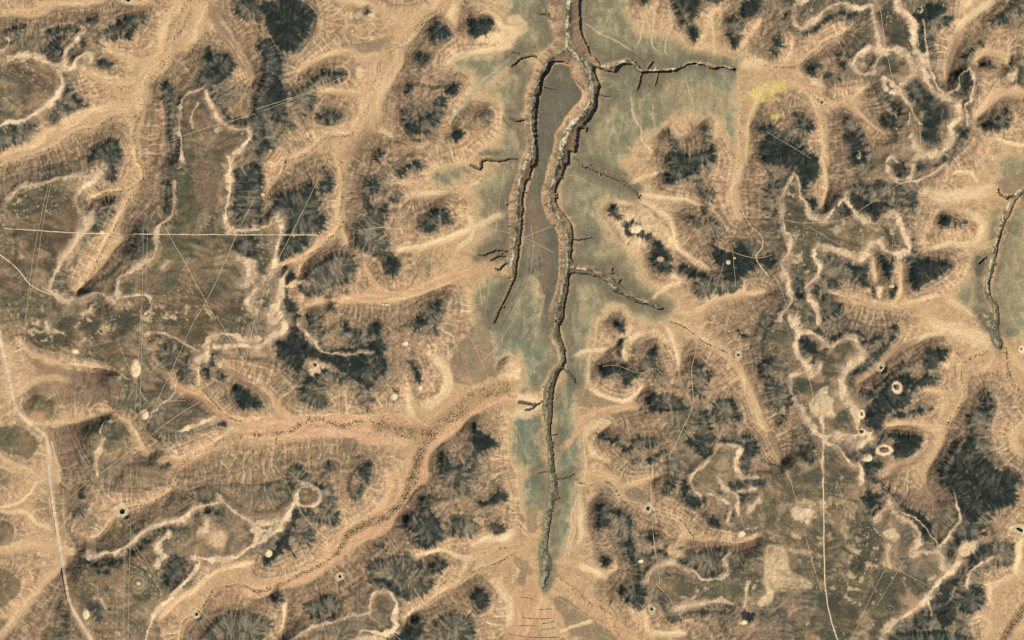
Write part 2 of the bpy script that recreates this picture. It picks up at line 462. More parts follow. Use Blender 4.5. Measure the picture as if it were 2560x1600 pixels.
O w 3 2 0 | 116,119
H .5 | 150,85 148,72 155,62 162,50 175,47 190,48 198,55 200,65 190,70 170,72
H .5 | 98,122 105,126 100,134
T .45 | -3,54 15,57 38,60 75,54 120,25 165,5
T .35 | 42,66 90,95
T .3 | 120,55 114,100
T .5 | 0,104 10,118 16,135 20,151
T .3 | 155,0 185,15
@2 0
K b | 30,35 60,45 100,52 120,60 100,75 60,80 30,72 20,50
K t | -3,25 10,25 25,35 35,52 18,70 20,90 -3,100
K b | 60,100 95,95 80,110 75,130 60,150 45,120 48,105
K d | 24,80 32,73 45,72 51,80 48,92 35,95 26,88
K o | 28,88 42,87 42,94 32,95
K d | -3,102 20,102 32,112 37,120 28,130 10,126 -3,118
K k | -3,103 12,103 20,110 10,120 -3,115
H .9 | 34,76 42,76 44,88 32,90
H .9 | 0,108 18,108 25,118 10,120 0,115
P 1.4 | 18,-3 40,-3 45,10 58,12 58,25 45,25 32,15 20,8
P 1.8 | 57,-3 100,-3 135,-3 120,15 100,20 85,25 70,28 58,25 55,12
P 1 | 85,25 125,20 132,50 125,60 105,68 100,55 115,48 90,36 80,30
D 1 | 150,25 165,22 178,35 165,46 152,40
P 1.5 | 140,8 155,-3 180,-3 198,15 195,26 188,30 172,26 160,16
P 1.6 | 135,58 142,57 158,60 156,70 142,75 130,66
P 1.8 | 84,106 95,100 100,104 96,115 92,124 85,125 80,118
P 1.2 | 105,102 115,100 118,112 112,122 100,122
P .7 | 155,85 175,78 195,82 200,90 170,105 150,106 145,98
D 3 | 198,32 203,32 203,42 198,43
D 3 | 195,45 200,45 198,55
D 2 | 206,47 211,48 211,56
D 3 | 222,62 235,68 242,73 248,83 228,82 222,72
D 2 | 153,134 163,134 160,140 152,140
D 2 | 205,97 216,95 212,101 206,101
D 1 | 175,42 185,55 178,62 170,52
P .8 | 150,130 162,136 165,153 120,153 125,140 138,135
K d | 102,79 120,76 133,70 130,78 112,84
W 1.8 | 192,25 197,22 200,15 215,12 230,18 246,18
W 1.8 | 205,25 230,24 246,26
W 2.2 | 196,24 194,35 185,38
O w 5 8 .0 | 129,46
O w 4.5 5 .0 | 137,89
O w 3 2 .0 | 72,30
W 1.4 | 95,125 97,115 96,105 100,95 105,95
W 1.6 | 98,112 96,122 92,130 92,145
V .7 p 0 | 80,40 95,42 110,47 124,57
V .7 p 0 | 80,42 100,46 118,52
V 1 p 0 | 140,12 160,14 175,22 190,30
V 1.2 p 0 | 60,42 80,42 95,44
W 1.4 | 170,105 185,99 195,94 203,90 208,94
W 1.2 | 45,3 48,10 60,12
W 1 | 165,62 163,72 150,82 142,90
V 4.5 o 0 | 246,95 228,96 215,93 205,84 192,75 180,70 165,62
V 1.8 t 2 | 189,45 190,62 200,75 212,88 222,95 232,96
V 5.5 o 2 | 246,109 225,109 212,112 200,120 185,127 172,138 165,145 160,155
V 3 t 0 | 113,93 125,100 132,112 138,125 150,132 165,132 180,128
V 2 t 0 | 30,99 50,98 70,97 95,92 105,86
V 3 t 0 | 20,20 28,28 38,36 60,42
V 3 t 0 | 20,70 30,60 45,55 65,58
V 1.6 t 0 | -3,124 15,138 28,143 45,153
V 1 y 0 | -3,140 12,140 22,142
V 1 y 0 | 44,77 54,70
K k | 0,142 10,145 6,155 -3,155
V 3 t 0 | 50,125 55,140 57,153
V 3 b 0 | 208,45 218,50 230,58 246,64
X 1.1 | -6,0 0,12 3,28 8,50 11,65 15,82 22,92 33,101 43,110 46,125 47,151
T .35 | 134,-3 129.5,75 126,105 124,151
T .35 | 135.5,-3 133,90 130,151
T .45 | 186,-3 155,65 135,108
T .4 | 206,-3 232,42
T .55 | 242,-3 232,42
T .55 | 189,77 160,96 135,115 96,145
T .35 | 45,55 68,110 85,140
T .35 | 48,55 72,108 86,136
T .3 | 62,65 56,130
T .4 | 112,18 125,50 140,77 150,77 176,76
T .35 | 5,58 12,40 16,75
T .8 | 49,115 57,145
@2 1
S | -4,93 30,95 38,92 45,90 60,89 85,90 110,90 140,90 155,95 170,90 185,80 195,70 210,62 225,58 246,60 246,74 225,80 210,87 200,95 190,105 175,117 165,128 163,140 160,155 135,155 145,138 155,122 145,119 110,117 95,113 70,110 40,113 20,113 8,113 -4,118
V 3 t 3 | -3,109 20,108 35,104 45,96 60,93 75,98 85,99 100,95 115,99
V 8 o 3 | 115,101 130,103 145,107 158,107 
V 9 o 3 | 155,112 172,100 188,86 205,75 225,65 240,62
V 6 o 3 | 165,105 160,115 156,125 150,140 145,155
V 2 t 1 | 50,100 80,102 110,108
V 3 o 0 | 14,68 20,80 30,90 38,98
V 2 o 0 | -3,60 10,68 16,72
V 1 t 2 | 19,111 18,125
V 4 p 0 | 165,33 175,42 182,52 182,62 172,75 158,85
V 3 p 0 | 145,66 145,80 148,95
K g | 186,38 192,22 205,8 215,0 222,20 226,45 220,56 205,62 195,60 184,54
K o | 190,52 200,52 205,60 198,60
K g | 78,116 88,112 97,116 90,125 88,131 85,122
K g | 170,67 173,68 172,72 169,72
G 1 | 215,-3 246,-3 246,28 230,38 226,45 220,22
D 3 | 27,-3 35,-3 40,12 50,20 65,28 85,27 105,25 120,18 122,30 110,35 100,45 85,50 75,42 65,38 50,36 45,42 40,50 35,45 22,35 20,20 28,12
D 2 | 48,58 60,48 68,45 66,50 58,56 50,60
D 2 | 85,50 95,45 118,35 124,45 115,55 108,65 100,60
D 1 | 98,62 108,66 105,80 100,82 98,72
D 1 | 75,50 88,52 88,58 78,56
D 1 | 45,60 60,58 65,75 68,82 55,82 42,75
D 3 | 105,5 117,2 117,12 105,14
D 2 | 84,3 88,5 89,11 85,12
D 3 | 142,38 150,40 155,48 155,60 150,50 145,42
D 1 | 98,74 110,74 109,83 100,80
D 1 | 128,64 133,68 136,76 130,78 133,71
D 3 | 150,3 163,-2 162,4 152,9
D 1 | 165,8 170,6 170,13 162,12
D 3 | 206,95 212,105 222,110 229,118 222,120 212,125 208,130 204,125 206,115
D 1 | 203,130 195,135 185,138 176,128 174,140 180,155 200,155
D 2 | 175,124 181,130 184,142 178,140 173,132
D 3 | 97,143 103,135 108,135 110,142 107,153 98,148
D 1 | 66,137 75,136 76,142 68,143
D 1 | 30,143 40,138 50,145 57,155 30,155
D 3 | -3,75 4,78 -3,83
D 1 | 48,-3 62,-3 60,25 52,18
D 1 | 90,8 105,14 115,14 118,20 100,24 90,20
W 2.6 | 28,2 27,10 15,15 5,24 -3,24
K p | 50,45 55,38 68,42 60,52 55,58 52,52
O w 2.5 2.5 .7 | 57,43
O w 3.6 3.6 0 | 130,72
O w 2.6 2.2 0 | 141,22
O w 2.6 2 0 | 155,64
W .8 | 40,5 55,20 62,30 85,32 110,30
H 1.5 | 234,50 233,42 238,37 242,42 243,48 239,54
K p | 228,55 229,42 236,33 243,33 249,42 249,54 243,60 234,60
T .4 | 200,10 220,55
T .4 | 246,-3 225,28 213,40
T .35 | 213,30 232,38
S | -4,97 20,99 10,108 -4,108
@2 2
C 2.4 | 36,-5 38,6 39,15 46,28 46,36 38,48 31,62 29,70 29,85 31,100 33,120 34,140 34,156 42,156 40,140 39,120 37,105 38,85 39,70 42,57 50,43 51,32 49,22 45,12 47,-5
c 1.7 | 28,77 22,80 15,78 6,77
c 1.3 | 24,79 18,84 12,85
c 1.4 | 48,45 55,52 60,57
c .8 | 40,151 50,149 58,146
c .8 | 34,144 25,145
c .5 | 36,110 42,108
R 1.2 | 41,-4 42,15 47,30 47,40 38,55 33,70 32,90 34,110 36,130 37,156
G 1 | -3,-3 37,-3 38,20 44,35 30,60 25,68 8,68 10,50 6,35 -3,30
G 1.1 | 2,90 25,88 30,120 33,145 5,140 -3,120
G .9 | 47,-3 80,-3 75,20 72,45 74,62 60,75 62,85 65,95 68,120 65,145 42,153 42,140 39,100 40,70 50,50 52,30
G 1.3 | 50,62 70,60 62,72 60,85 48,90 42,75
K k | 62,72 70,64 80,70 95,76 105,80 92,83 75,82 62,80
V 5 p 0 | -3,72 12,74 24,80 10,88 -3,90
V 3 o 0 | 120,83 100,84 80,90 68,96 60,108 48,122
V .8 p 0 | 69,100 69,130 70,153
V 1 p 0 | 82,-3 78,20 73,40 73,60
V 5 t 1 | 146,-1 160,6 175,14 190,24 205,34 215,45
V 5 t 0 | 215,45 222,60 230,78 235,95 242,105
V 1 t 2 | 150,2 165,8 180,20 195,27 208,33
V 2.6 t 0 | 66,145 85,146 100,151
V 2 p 0 | 75,66 88,72 105,78 118,70 125,62
V 2.5 p 0 | 145,5 150,15 156,30 159,45
V 3 p 0 | 108,38 106,26 114,18 125,12 
V 2 p 0 | 58,35 70,30 90,28
D 3 | 97,3 106,5 106,12 100,10
D 1 | 103,20 108,20 108,35 103,33
D 3 | 83,42 90,44 105,42 108,46 120,48 128,44 130,33 136,25 137,32 137,42 142,48 138,50 130,45 122,50 112,58 106,61 103,52 97,51 86,53
D 2 | 171,38 175,37 180,45 176,47
D 2 | 186,47 191,50 188,56 185,55
D 1 | 172,50 184,46 188,56 182,66 180,72 172,73 170,60
D 1 | 138,70 150,70 160,78 165,83 140,86 133,82
D 2 | 127,75 133,70 136,72 131,78 136,82 150,84 165,83 160,86 140,86 130,82
D 2 | 165,115 175,100 178,85 185,90 190,108 200,115 190,120 188,128 180,130 172,120
D 1 | 190,85 195,76 205,73 212,85 205,95 195,95
D 2 | 206,73 212,82 215,93 208,100 211,92 207,82
D 2 | 216,110 228,108 231,120 228,130 222,145 215,148 214,125 220,118
D 2 | 198,112 218,117 218,124 206,118
D 2 | 215,142 225,148 240,150 238,155 222,155
D 2 | 80,108 90,110 100,112 105,118 115,120 108,125 98,118
D 1 | 115,130 125,132 140,125 150,121 120,138 116,137
D 1 | 112,115 120,111 135,110 142,116 128,120
D 2 | 231,44 236,39 246,36 246,42 238,44 236,50 244,54 236,54
D 2 | 211,8 215,12 219,15 228,14 232,5 230,14 222,17 214,14
P .8 | 195,120 208,120 204,128 206,140 208,153 172,153 172,145 185,132
W 1.6 | 192,118 200,117 210,119 215,122 212,130 211,140 215,147 232,147
W 1.8 | 192,118 190,126 180,135 170,145 168,153
H .7 | 73,72 72,55 75,48 80,38 86,34
H .6 | 74,102 80,98 92,97 72,120 78,128 92,134
H .7 | 84,12 90,20 100,24 104,16 112,10
K p | 70,98 80,94 100,97 95,101 80,102 74,108 72,115 85,130 90,133 75,130 70,118
K p | 116,24 124,12 135,8 145,15 150,25 144,22 132,14 124,20
T .6 | 181,-3 172,35 169,50 171,75 168,88 160,105 148,130
T .4 | 85,44 98,43 120,50 135,46 142,52
T .35 | 4,100 15,133
T .35 | 4,100 4,130
T .4 | 172,35 180,29 182,26
@2 3
W 3.4 | 20,-3 26,10 25,20 28,32 34,42 40,50
W 2.6 | 28,10 40,12 48,18 57,24 72,16 82,20 88,28 85,36 75,45 70,52 69,65 72,72 80,80 82,90 84,102
W 1.8 | 33,48 22,53 19,60 22,70 28,80 33,92 40,102 45,108 52,110
W 2.8 | 52,110 65,108 78,110 92,105 94,112 85,117 70,112
W 1.2 | 50,90 51,105 51,153
W 1.6 | 52,115 62,118 72,128 80,137 85,137 88,153
K w | 38,80 44,70 48,66 58,61 55,70 62,75 60,82 65,90 70,88 60,92 50,90 42,90
K d | 45,73 52,71 56,80 52,87 46,82
K w | 36,42 48,38 50,45 40,55 34,50
O w 5 6 .55 | 121,64
O w 3 4.4 .5 | 88,89
O w 8 5 .6 | 109,123
O w 5 3.5 0 | 93,130
O w 3.6 3.4 .5 | 88,106
T .5 | 34,45 40,62 42,75
D 3 | 29,15 47,15 48,25 43,43 38,35 30,28
D 2 | 50,25 56,25 55,35 50,33
P 1.7 | 22,58 36,54 38,65 40,72 35,82 27,75
D 3 | 45,-3 48,12 55,20 68,14 80,14 92,17 84,10 70,10 55,15 48,5
D 3 | 84,20 95,18 105,15 105,18 98,24 92,30 88,30
D 2 | 75,60 80,50 90,38 105,25 115,18 117,8 122,6 122,12 115,22 105,35 90,50 80,62
D 2 | 78,68 100,68 105,70 98,75 85,78 78,74
D 3 | 100,75 110,62 118,55 128,52 140,55 132,65 131,72 130,82 118,85 112,90 108,100 105,108 95,105 92,92 90,82
D 3 | 108,104 118,106 130,108 143,110 143,118 135,128 120,130 118,120 118,114
D 3 | 86,120 100,112 104,104 110,110 102,122 98,134 108,135 100,145 95,155 88,155 87,140 90,132
D 1 | 105,60 125,43 134,42 135,52 120,50 108,66 90,72
D 3 | 147,38 150,30 160,28 168,28 170,32 160,40 156,47 145,42
D 2 | 140,58 150,52 162,56 150,62 138,65 135,78 131,80 133,65
D 2 | 115,92 125,87 140,85 155,83 145,88 130,92 112,98
D 2 | 202,75 205,70 208,68 213,78 210,86 204,84
D 1 | 204,84 210,86 207,98 203,110 210,118 202,128 190,120 190,105 188,95 195,85
D 3 | 178,128 190,112 195,120 203,130 215,142 230,142 232,155 172,155
D 2 | 162,153 162,140 170,125 182,112 178,128 172,140 170,155
D 2 | 62,118 72,115 82,118 82,132 75,128
P 1.3 | 32,88 38,83 40,88 36,93
P 1.3 | 38,92 50,95 49,107 42,105
P 1.3 | 52,92 78,85 78,100 70,108 55,105
P 1.1 | 50,30 70,20 82,26 84,32 72,44 66,54 52,56 50,42
P 1 | 38,56 66,58 68,66 60,66 40,68
P .9 | 0,10 15,8 22,20 20,40 5,55 -3,50
P 1 | 55,118 68,130 78,140 84,153 -3,153 -3,150 30,128 42,115
D 1 | -3,55 12,55 20,62 20,80 10,84 0,80
D 1 | 10,95 18,88 14,100
D 2 | 30,118 42,118 42,135 32,130
V 2.6 t 2 | 208,29 195,34 186,40 183,55 186,68 182,80 172,95 168,105
V 4 t 1 | 168,105 160,125 150,140 146,155
V 2.6 t 3 | 224,26 226,45 230,60 242,68
V 7 p 0 | 150,-3 165,8 185,12 205,20 215,25
V 3 p 0 | 140,20 155,14 170,12
V 5 b 0 | 78,60 95,52 110,38 122,28 140,20
V 4 t 0 | 112,98 130,98 150,102 168,104
V 3 t 0 | 148,66 168,72 164,92
V 4 b 0 | 105,150 125,138 142,130 150,120
V 3 b 0 | -3,100 6,115 14,135 20,153
V 4 t 0 | 246,95 232,110 240,130
V 4 t 0 | 225,30 235,40 246,50
V 3 t 0 | 200,50 208,45 215,32
C 1 | 198,-5 206,8 211,18 216,26 221,28 221,20 218,8 216,-5
R 2.4 | 206,-4 213,10 219,26
G 1.2 | 198,-3 217,-3 221,28 212,20 
G 1 | 219,-3 246,-3 246,12 232,18 222,15
K k | 225,8 236,8 235,14 226,14
H .5 | 170,18 176,24 176,38 168,45
O w 3 4 .3 | 240,28
@3 0
X 1.1 | 47,-1 50,20 53,40 56,60 59,78 63,98 67,115 75,130 90,154
W 2.6 | 75,70 90,70 110,67 122,60 132,50 145,42 160,38 172,37 185,25 205,22
W 2.2 | 208,15 220,28 235,38 246,48 240,60 225,72 200,75 180,72
W 2.4 | 190,32 196,35 195,45 188,48
K p | 200,50 210,48 214,58 208,65 200,58
W 2.6 | 158,51 150,62 155,72 148,80
W 2 | 182,72 188,78 180,92 170,102 160,112 148,125 142,140 138,153
D 2 | 80,70 110,72 128,62 145,47 165,45 175,36 190,29 205,27 208,32 190,33 175,48 160,50 145,53 130,68 115,75 100,82 85,80
K k | 160,72 165,74 176,66 188,60 198,67 204,70 211,70 218,64 222,54 217,41 208,35 199,38 193,46 180,49 170,48 172,52 186,53 196,50 202,42 209,40 214,46 217,55 213,65 206,68 198,64 188,56 175,61
D 2 | 160,75 175,72 178,82 172,95 160,100 155,90
D 2 | 93,85 105,85 105,88 95,88
K k | 81,36 86,33 91,36 91,42 85,43 81,40
D 1 | 78,8 80,18 82,25 76,33 70,34 74,28 77,18
K k | 64,36 68,38 69,50 76,66 72,62 65,50
K b | 66,12 78,5 78,22 68,32 64,30
K d | -3,40 10,42 14,50 8,60 -3,62
K d | -3,85 14,88 19,100 10,114 -3,120
K d | -3,132 10,135 13,145 5,153 -3,153
K d | 42,141 52,138 60,145 60,155 40,155
H .9 | -3,45 6,46 6,56 -3,58
H .9 | -3,90 8,92 12,100 6,110 -3,114
D 1 | 202,135 220,125 246,130 246,155 200,155 190,148
P 1 | 85,80 115,78 135,65 160,52 155,70 152,90 155,105 150,112 130,120 110,150 72,155 68,120 72,95
K b | 95,85 120,85 115,95 95,100
O r 8.5 8.5 .4 | 132,97
D 1 | 85,112 95,108 102,120 100,132 92,130 86,122
O w 3.5 5 0 | 82,126
W 1 | 90,110 97,113 100,120
V 2.6 t 2 | 168,-4 165,2 160,12 150,18 135,24 120,27 112,31 105,38 100,48 90,57
V 1 o 0 | 160,0 155,12 145,18
V 1.8 t 2 | 246,108 228,99 215,101 203,103 195,115 190,122 185,128 176,132 172,140 170,153
K o | 198,118 205,108 220,104 236,108 225,113 212,120 202,122
V 3 t 0 | 242,78 215,84 198,92 185,105 168,114 152,130
V 4 t 0 | 0,70 20,62 40,62 55,66 75,70
V 4 t 0 | 62,80 45,95 35,108 20,125 8,140 -3,153
V 1.4 p 0 | 45,1 35,4 25,15 15,23 0,26
V 1.6 p 0 | 0,31 20,30 35,42 50,48
V 1.4 y 0 | 8,60 14,66 0,72
O a 1.8 1.5 0 | 36.5,69.5
T .35 | 119,60 118,151
T .35 | 126,0 124,30 124,60 122,151
T .35 | 125,60 138,82 156,108
T .35 | 113,42 124,56 143,82 155,112
T .4 | 85,0 62,20
T .3 | 82,82 160,30 190,12
T .3 | 30,78 60,82 80,80
T .3 | 47,10 47,30 49,52
T .5 | 60,8 60,30 63,55
T .3 | 110,100 112,130 110,150
@3 1
S | 125,-5 157,-5 150,10 141,25 131,40 125,50 110,56 95,61 85,71 65,86 50,96 30,103 -4,113 -4,99 25,92 45,84 60,75 70,62 78,50 100,38 115,25 125,10
V 5 t 3 | 150,-4 143,8 138,18 130,28 115,38 100,44 88,50 82,60
V 2.6 t 3 | 82,60 75,70 65,78 55,84 40,90 25,98 10,104 -3,106
V 4 o 1 | 132,0 128,15 115,30 
V 3 o 0 | 105,54 80,72 55,90 40,98
V 3 t 2 | 246,68 225,80 210,85 195,95 180,105 165,115 150,125 140,132
V 2.4 t 1 | 246,62 225,66 205,75 192,92
V 2 p 1 | 150,75 160,70 175,67 190,72 205,75
V 4 p 0 | 208,62 220,56 235,56 246,50
V 4 p 0 | 225,97 236,108 240,120 240,140
V 1.8 p 0 | 28,115 27,130 26,145
K g | 27,102 38,101 36,115 32,118
K g | 195,90 208,75 200,92
V 2 b 0 | 83,65 85,80
W 1.8 | 42,4 52,6 60,10 60,20 52,24 42,23 38,15 42,4
W 2.2 | 40,18 34,25 28,35 20,38 10,40 -3,42
W 2.6 | 28,35 22,45 12,50 3,58 -3,62
W 1.4 | -3,48 10,48
O w 3.5 3.5 0 | 12,69
W 1.6 | 107,125 108,110 115,105 125,105 132,112 133,120 130,128 133,138 120,145 108,142 100,142 92,153
W 1.2 | 107,125 98,128 90,126 78,130 65,135 50,140 35,148 28,153
D 3 | 36,28 42,28 40,38 32,50 34,65 37,73 28,65 15,77 10,74 20,62 25,50 30,38
D 1 | 38,35 48,33 55,55 50,62 40,60 36,50
D 2 | 55,3 63,4 66,8 64,20 60,26 48,27 58,24 62,14
D 1 | 65,5 72,8 75,22 65,25 78,32 74,40 52,38 46,30 62,26
D 2 | 92,15 100,5 103,2 98,15 95,16
D 2 | 154,20 160,15 164,25 170,35 178,48 175,55 165,62 155,62 150,50 141,44 142,36 152,35 155,28
D 1 | 180,40 190,35 210,42 205,52 195,55 185,48
D 3 | 222,18 228,11 235,11 234,18 225,22 212,23 208,20
D 1 | 222,42 232,42 237,48 232,54 224,50
D 2 | 165,80 175,76 181,80 175,85 168,88
D 1 | 114,62 120,64 126,68 120,67
D 1 | 105,80 118,75 130,72 145,72 155,80 165,90 168,98 158,108 150,113 138,110 130,107 120,98 112,98 108,90
D 3 | 112,95 125,92 135,100 135,108 125,105 115,100
D 3 | 206,108 212,102 219,108 220,118 213,123 208,115
D 1 | 45,118 60,112 70,106 78,115 80,123 70,122 60,130 50,128
D 2 | 52,136 62,132 75,124 74,129 60,137
D 3 | 125,153 140,142 150,138 150,132 155,130 158,140 150,155
D 1 | 165,152 172,132 185,125 200,130 205,155
D 1 | -3,133 10,132 14,138 -3,142
D 1 | 20,105 25,110 22,120 18,112
P 1 | 104,133 128,132 128,140 112,141
P .7 | 110,110 120,108 130,118 126,126 114,124
P .8 | 42,11 56,8 58,18 46,20
K p | 95,148 118,146 140,142 120,153 92,155
T .5 | 28,0 42,28 58,48 70,58
T .4 | 106,126 140,153
T .3 | 96,90 97,140
T .3 | 100,130 101,153
@3 2
C 1.3 | 34,-5 33,15 32,30 31,45 28,58 27,72 28,85 29,95 28,103 31,100 34,92 37,82 36,75 34,65 35,50 38,35 40,20 46,18 43,12 42,-5
R 3 | 38,-3 38,15 35,30 33,50 31,65 31,80 31,100
G 1.1 | 7,-3 33,-3 31,30 28,50 25,70 28,95 30,108 36,105 42,90 38,75 50,72 55,55 60,30 64,5 60,-3 43,-3 40,30 35,70 30,60 30,30 12,30
K k | 14,28 23,28 24,40 20,52 14,48
K k | 3,70 10,76 14,74 19,86 13,90 12,99 6,96 7,86 1,80
V 4 o 0 | 28,105 24,125 10,150
V 6 o 0 | 8,112 12,130 8,150
V 5 t 0 | 32,110 34,130 38,150
K o | 8,106 20,96 28,108 26,130 20,153 -3,153 -3,135
B | 25,123 38,122
B | 10,130 20,131.5 38,131
B | 28,136.5 40,134
B | 5,138 22,138
B | 28,142 42,140
B | -3,146 20,149 45,148.5
B | 9,111 20,113
V 5 o 2 | 42,90 50,97 58,102 68,112 75,118 85,122 93,127 97,137 105,148 113,154
V 2.2 t 2 | 60,3 75,5 85,2 95,5 102,15 106,21 118,23 130,28 145,32 160,38 168,50 172,55
V 1 p 0 | 66,12 60,40 54,75
V 1 p 0 | 63,12 57,40 50,75
V 3 p 0 | 66,20 65,35 66,50 64,62
V 3 p 0 | 62,80 75,86 90,92 
V 2 t 1 | 172,55 190,58 215,60 235,50
V 2.6 p 0 | 128,130 129,142 140,146 165,145
V 4 t 0 | 165,70 150,66 170,50
V 1.4 p 0 | 45,145 60,137 78,135
V 2.6 t 0 | 105,8 120,3 135,-3
H .4 | 70,16 78,12 72,25 71,40 72,52 75,66
H .4 | 76,68 78,80 90,88 100,84
H .5 | 115,125 120,131 126,124
H .5 | 60,151 65,145 75,143 80,153
K g | 107,10 120,8 130,18 125,24 115,20
K g | 86,5 97,7 100,12 92,12
K g | 40,112 55,115 75,130 95,145 100,155 60,148 48,130
D 2 | 82,24 88,22 95,28 105,30 113,37 113,50 110,45 105,36 92,31 88,38 88,43 82,46 80,40
D 1 | 88,34 95,32 108,40 110,52 100,50 90,44
D 2 | 143,8 148,-3 153,-3 152,8 148,13 143,10
D 2 | 160,5 165,-3 168,12 175,15 181,15 180,22 172,25 162,18
D 2 | 186,42 190,32 195,40 193,43
D 2 | 198,20 207,26 206,36 202,32
D 2 | 128,55 135,51 142,55 133,58
D 2 | 110,55 118,65 130,70 145,62 157,57 158,65 154,72 145,70 130,78 127,90 125,95 118,92 118,80 108,72
D 2 | 102,103 115,98 128,98 126,110 120,122 112,117 104,110
D 2 | 86,77 90,73 93,77 90,81
D 1 | 148,123 160,120 205,118 195,125 165,127 150,136 145,130
D 1 | 140,112 150,118 152,126 144,124
D 1 | 160,70 200,65 205,80 190,87 175,85 160,76
P 1 | 220,75 232,70 238,80 230,100 222,118 218,112
D 2 | 218,125 228,125 226,132 218,130
D 1 | 205,2 235,2 228,7 208,6
D 1 | 215,13 228,12 222,22 218,20
P .8 | 132,82 150,80 170,90 175,97 200,97 215,95 215,110 200,113 165,113 155,118 145,105 138,98 130,92
D 1 | 132,84 145,82 146,90 136,92
P .8 | 205,-3 246,-3 246,40 220,50 215,42 214,20 203,6
W 2 | 127,95 130,85 138,79 150,76 160,80 172,86 182,94 195,92 203,85 200,75 205,68
W 1.4 | 152,120 165,119 180,116 195,113 208,117
W 1.4 | 195,-3 200,8 212,12 212,25 213,32
W 1.4 | 212,10 230,8
W 1.8 | 222,32 228,24 234,18
W 1.2 | 168,-3 172,10 178,15
W 1.2 | 185,12 200,20 206,28 202,38
O w 3 2 0 | 121,76
O w 4 3 0 | 216,51
O w 3.6 2.2 0 | 218,134
W 1 | 222,95 220,110 218,120
K p | 238,108 246,104 246,115 232,118
K p | 113,127 120,131 127,124 122,133
T .6 | 131,3 132,30 133,50 137,80 139,95 136,98
T .5 | 136,98 148,110 152,120
T .35 | 170,-3 185,8 208,22
T .35 | 40,110 60,122 75,133 82,145 98,153
@3 3
T 1.2 | 51,-3 52,30 52,70 53,100
T 1.1 | 53,100 57,125 66,155
T .45 | 20,-3 28,28
T .45 | 33,45 42,80 50,105
T .4 | 112,80 97,108 80,145 76,153
T .35 | 128,75 102,118
T .3 | 0,77 20,88 32,95
T .35 | 64,0 70,20 73,45
T .35 | 115,80 165,108
P 1.2 | 55,60 80,50 95,38 112,62 118,72 112,85 130,85 150,75 160,78 160,88 145,110 125,125 108,135 103,153 25,153 45,120 40,98 50,85
P .7 | -3,-3 50,-3 55,55 45,90 20,80 10,60 -3,50
P 1.9 | 68,62 90,72 96,82 95,88 84,86 70,78
P 1.9 | 98,88 110,85 104,105 95,122 80,130 62,128 58,112 66,100 70,115 78,120 92,112 99,100
P 1.2 | 60,5 85,20 95,35 80,48 62,55 56,30
D 3 | 90,10 100,12 112,13 105,25 97,32 88,22
D 3 | 95,2 110,5 118,16 120,18 125,32 135,35 142,45 145,55 158,62 162,62 156,48 150,38 140,30 130,25 120,16 110,3 98,-3
D 3 | 170,-3 225,-3 232,15 225,25 205,30 195,40 180,32 175,18
D 1 | 195,40 205,30 232,8 232,22 215,30 200,48
D 2 | 180,35 195,40 203,50 195,56 180,55 172,50
D 3 | 168,62 180,52 182,58 176,72 180,74 195,68 200,60 210,62 214,70 205,74 195,82 188,90 176,100 170,112 178,118 176,130 170,138 164,138 158,128 150,115 160,100 175,85 178,76 168,70
D 1 | 210,60 230,60 232,78 212,82 196,88 200,78 214,70
D 2 | 178,100 188,98 204,106 202,118 192,126 180,122 175,110
D 2 | 138,125 150,115 152,140 138,138
D 2 | 120,144 150,142 170,143 190,148 185,155 120,155
D 2 | 126,32 140,34 150,40 155,52 145,42 130,38
K w | 20,28 30,25 45,30 40,34 38,42 32,38 24,36
K w | 107,48 117,45 125,52 120,58 114,56 110,54
K w | 180,58 184,55 188,58 198,57 194,66 188,73 180,70
W 2.8 | 178,76 165,90 160,98 150,108 140,120 125,130 112,138 106,148 107,155
W 2.4 | 102,35 112,20 115,25 125,36 138,42 142,55 135,68 150,67 162,70 163,82
W 1.4 | 115,82 111,70 113,62
W .8 | 175,12 180,35 175,45 162,62 155,55 148,45 138,36 125,30
W 1.2 | 185,100 190,85 205,76 214,72
W 1 | 150,115 153,128
K p | -3,63 15,65 20,85 35,92 42,100 20,104 3,106 -3,104
K p | 10,52 18,64 38,66 38,70 20,68
K p | 20,48 26,50 32,56 22,54
K p | 74,60 84,65 84,70 75,64
K g | 140,72 158,70 162,84 150,92 136,90 130,80
K b | 120,20 140,10 165,5 170,30 168,45 160,50 155,35 140,25
V 3 b 0 | 140,-3 150,8 160,20
V 4 p 0 | 246,55 238,62 236,80 238,95
V 4 t 0 | 236,92 220,97 210,105 214,120
V 5 o 3 | 246,116 236,128 228,140 220,155
V 3 t 0 | 246,135 236,145
V 4 t 0 | 200,128 210,135 206,153
O w 2 1 0 | 52,22
"""

def lin(c):
    c = np.asarray(c, dtype=np.float32) / 255.0
    return np.where(c <= 0.04045, c / 12.92, ((c + 0.055) / 1.055) ** 2.4).astype(np.float32)
ALB = 0.60                    # picture value to albedo
def col(*c):
    return lin(c) * ALB

FEAT = []
ox = oy = 0.0
for ln in DATA.strip().splitlines():
    ln = ln.strip()
    if not ln:
        continue
    if ln[0] == '@':
        r, c = ln[1:].split()
        ox, oy = int(c) * 242.0, int(r) * 151.2
        continue
    head, pts = ln.split('|')
    head = head.split()
    P = np.array([[float(v) for v in p.split(',')] for p in pts.split()], dtype=np.float64)
    P[:, 0] += ox
    P[:, 1] += oy
    FEAT.append((head[0], head[1:], P))

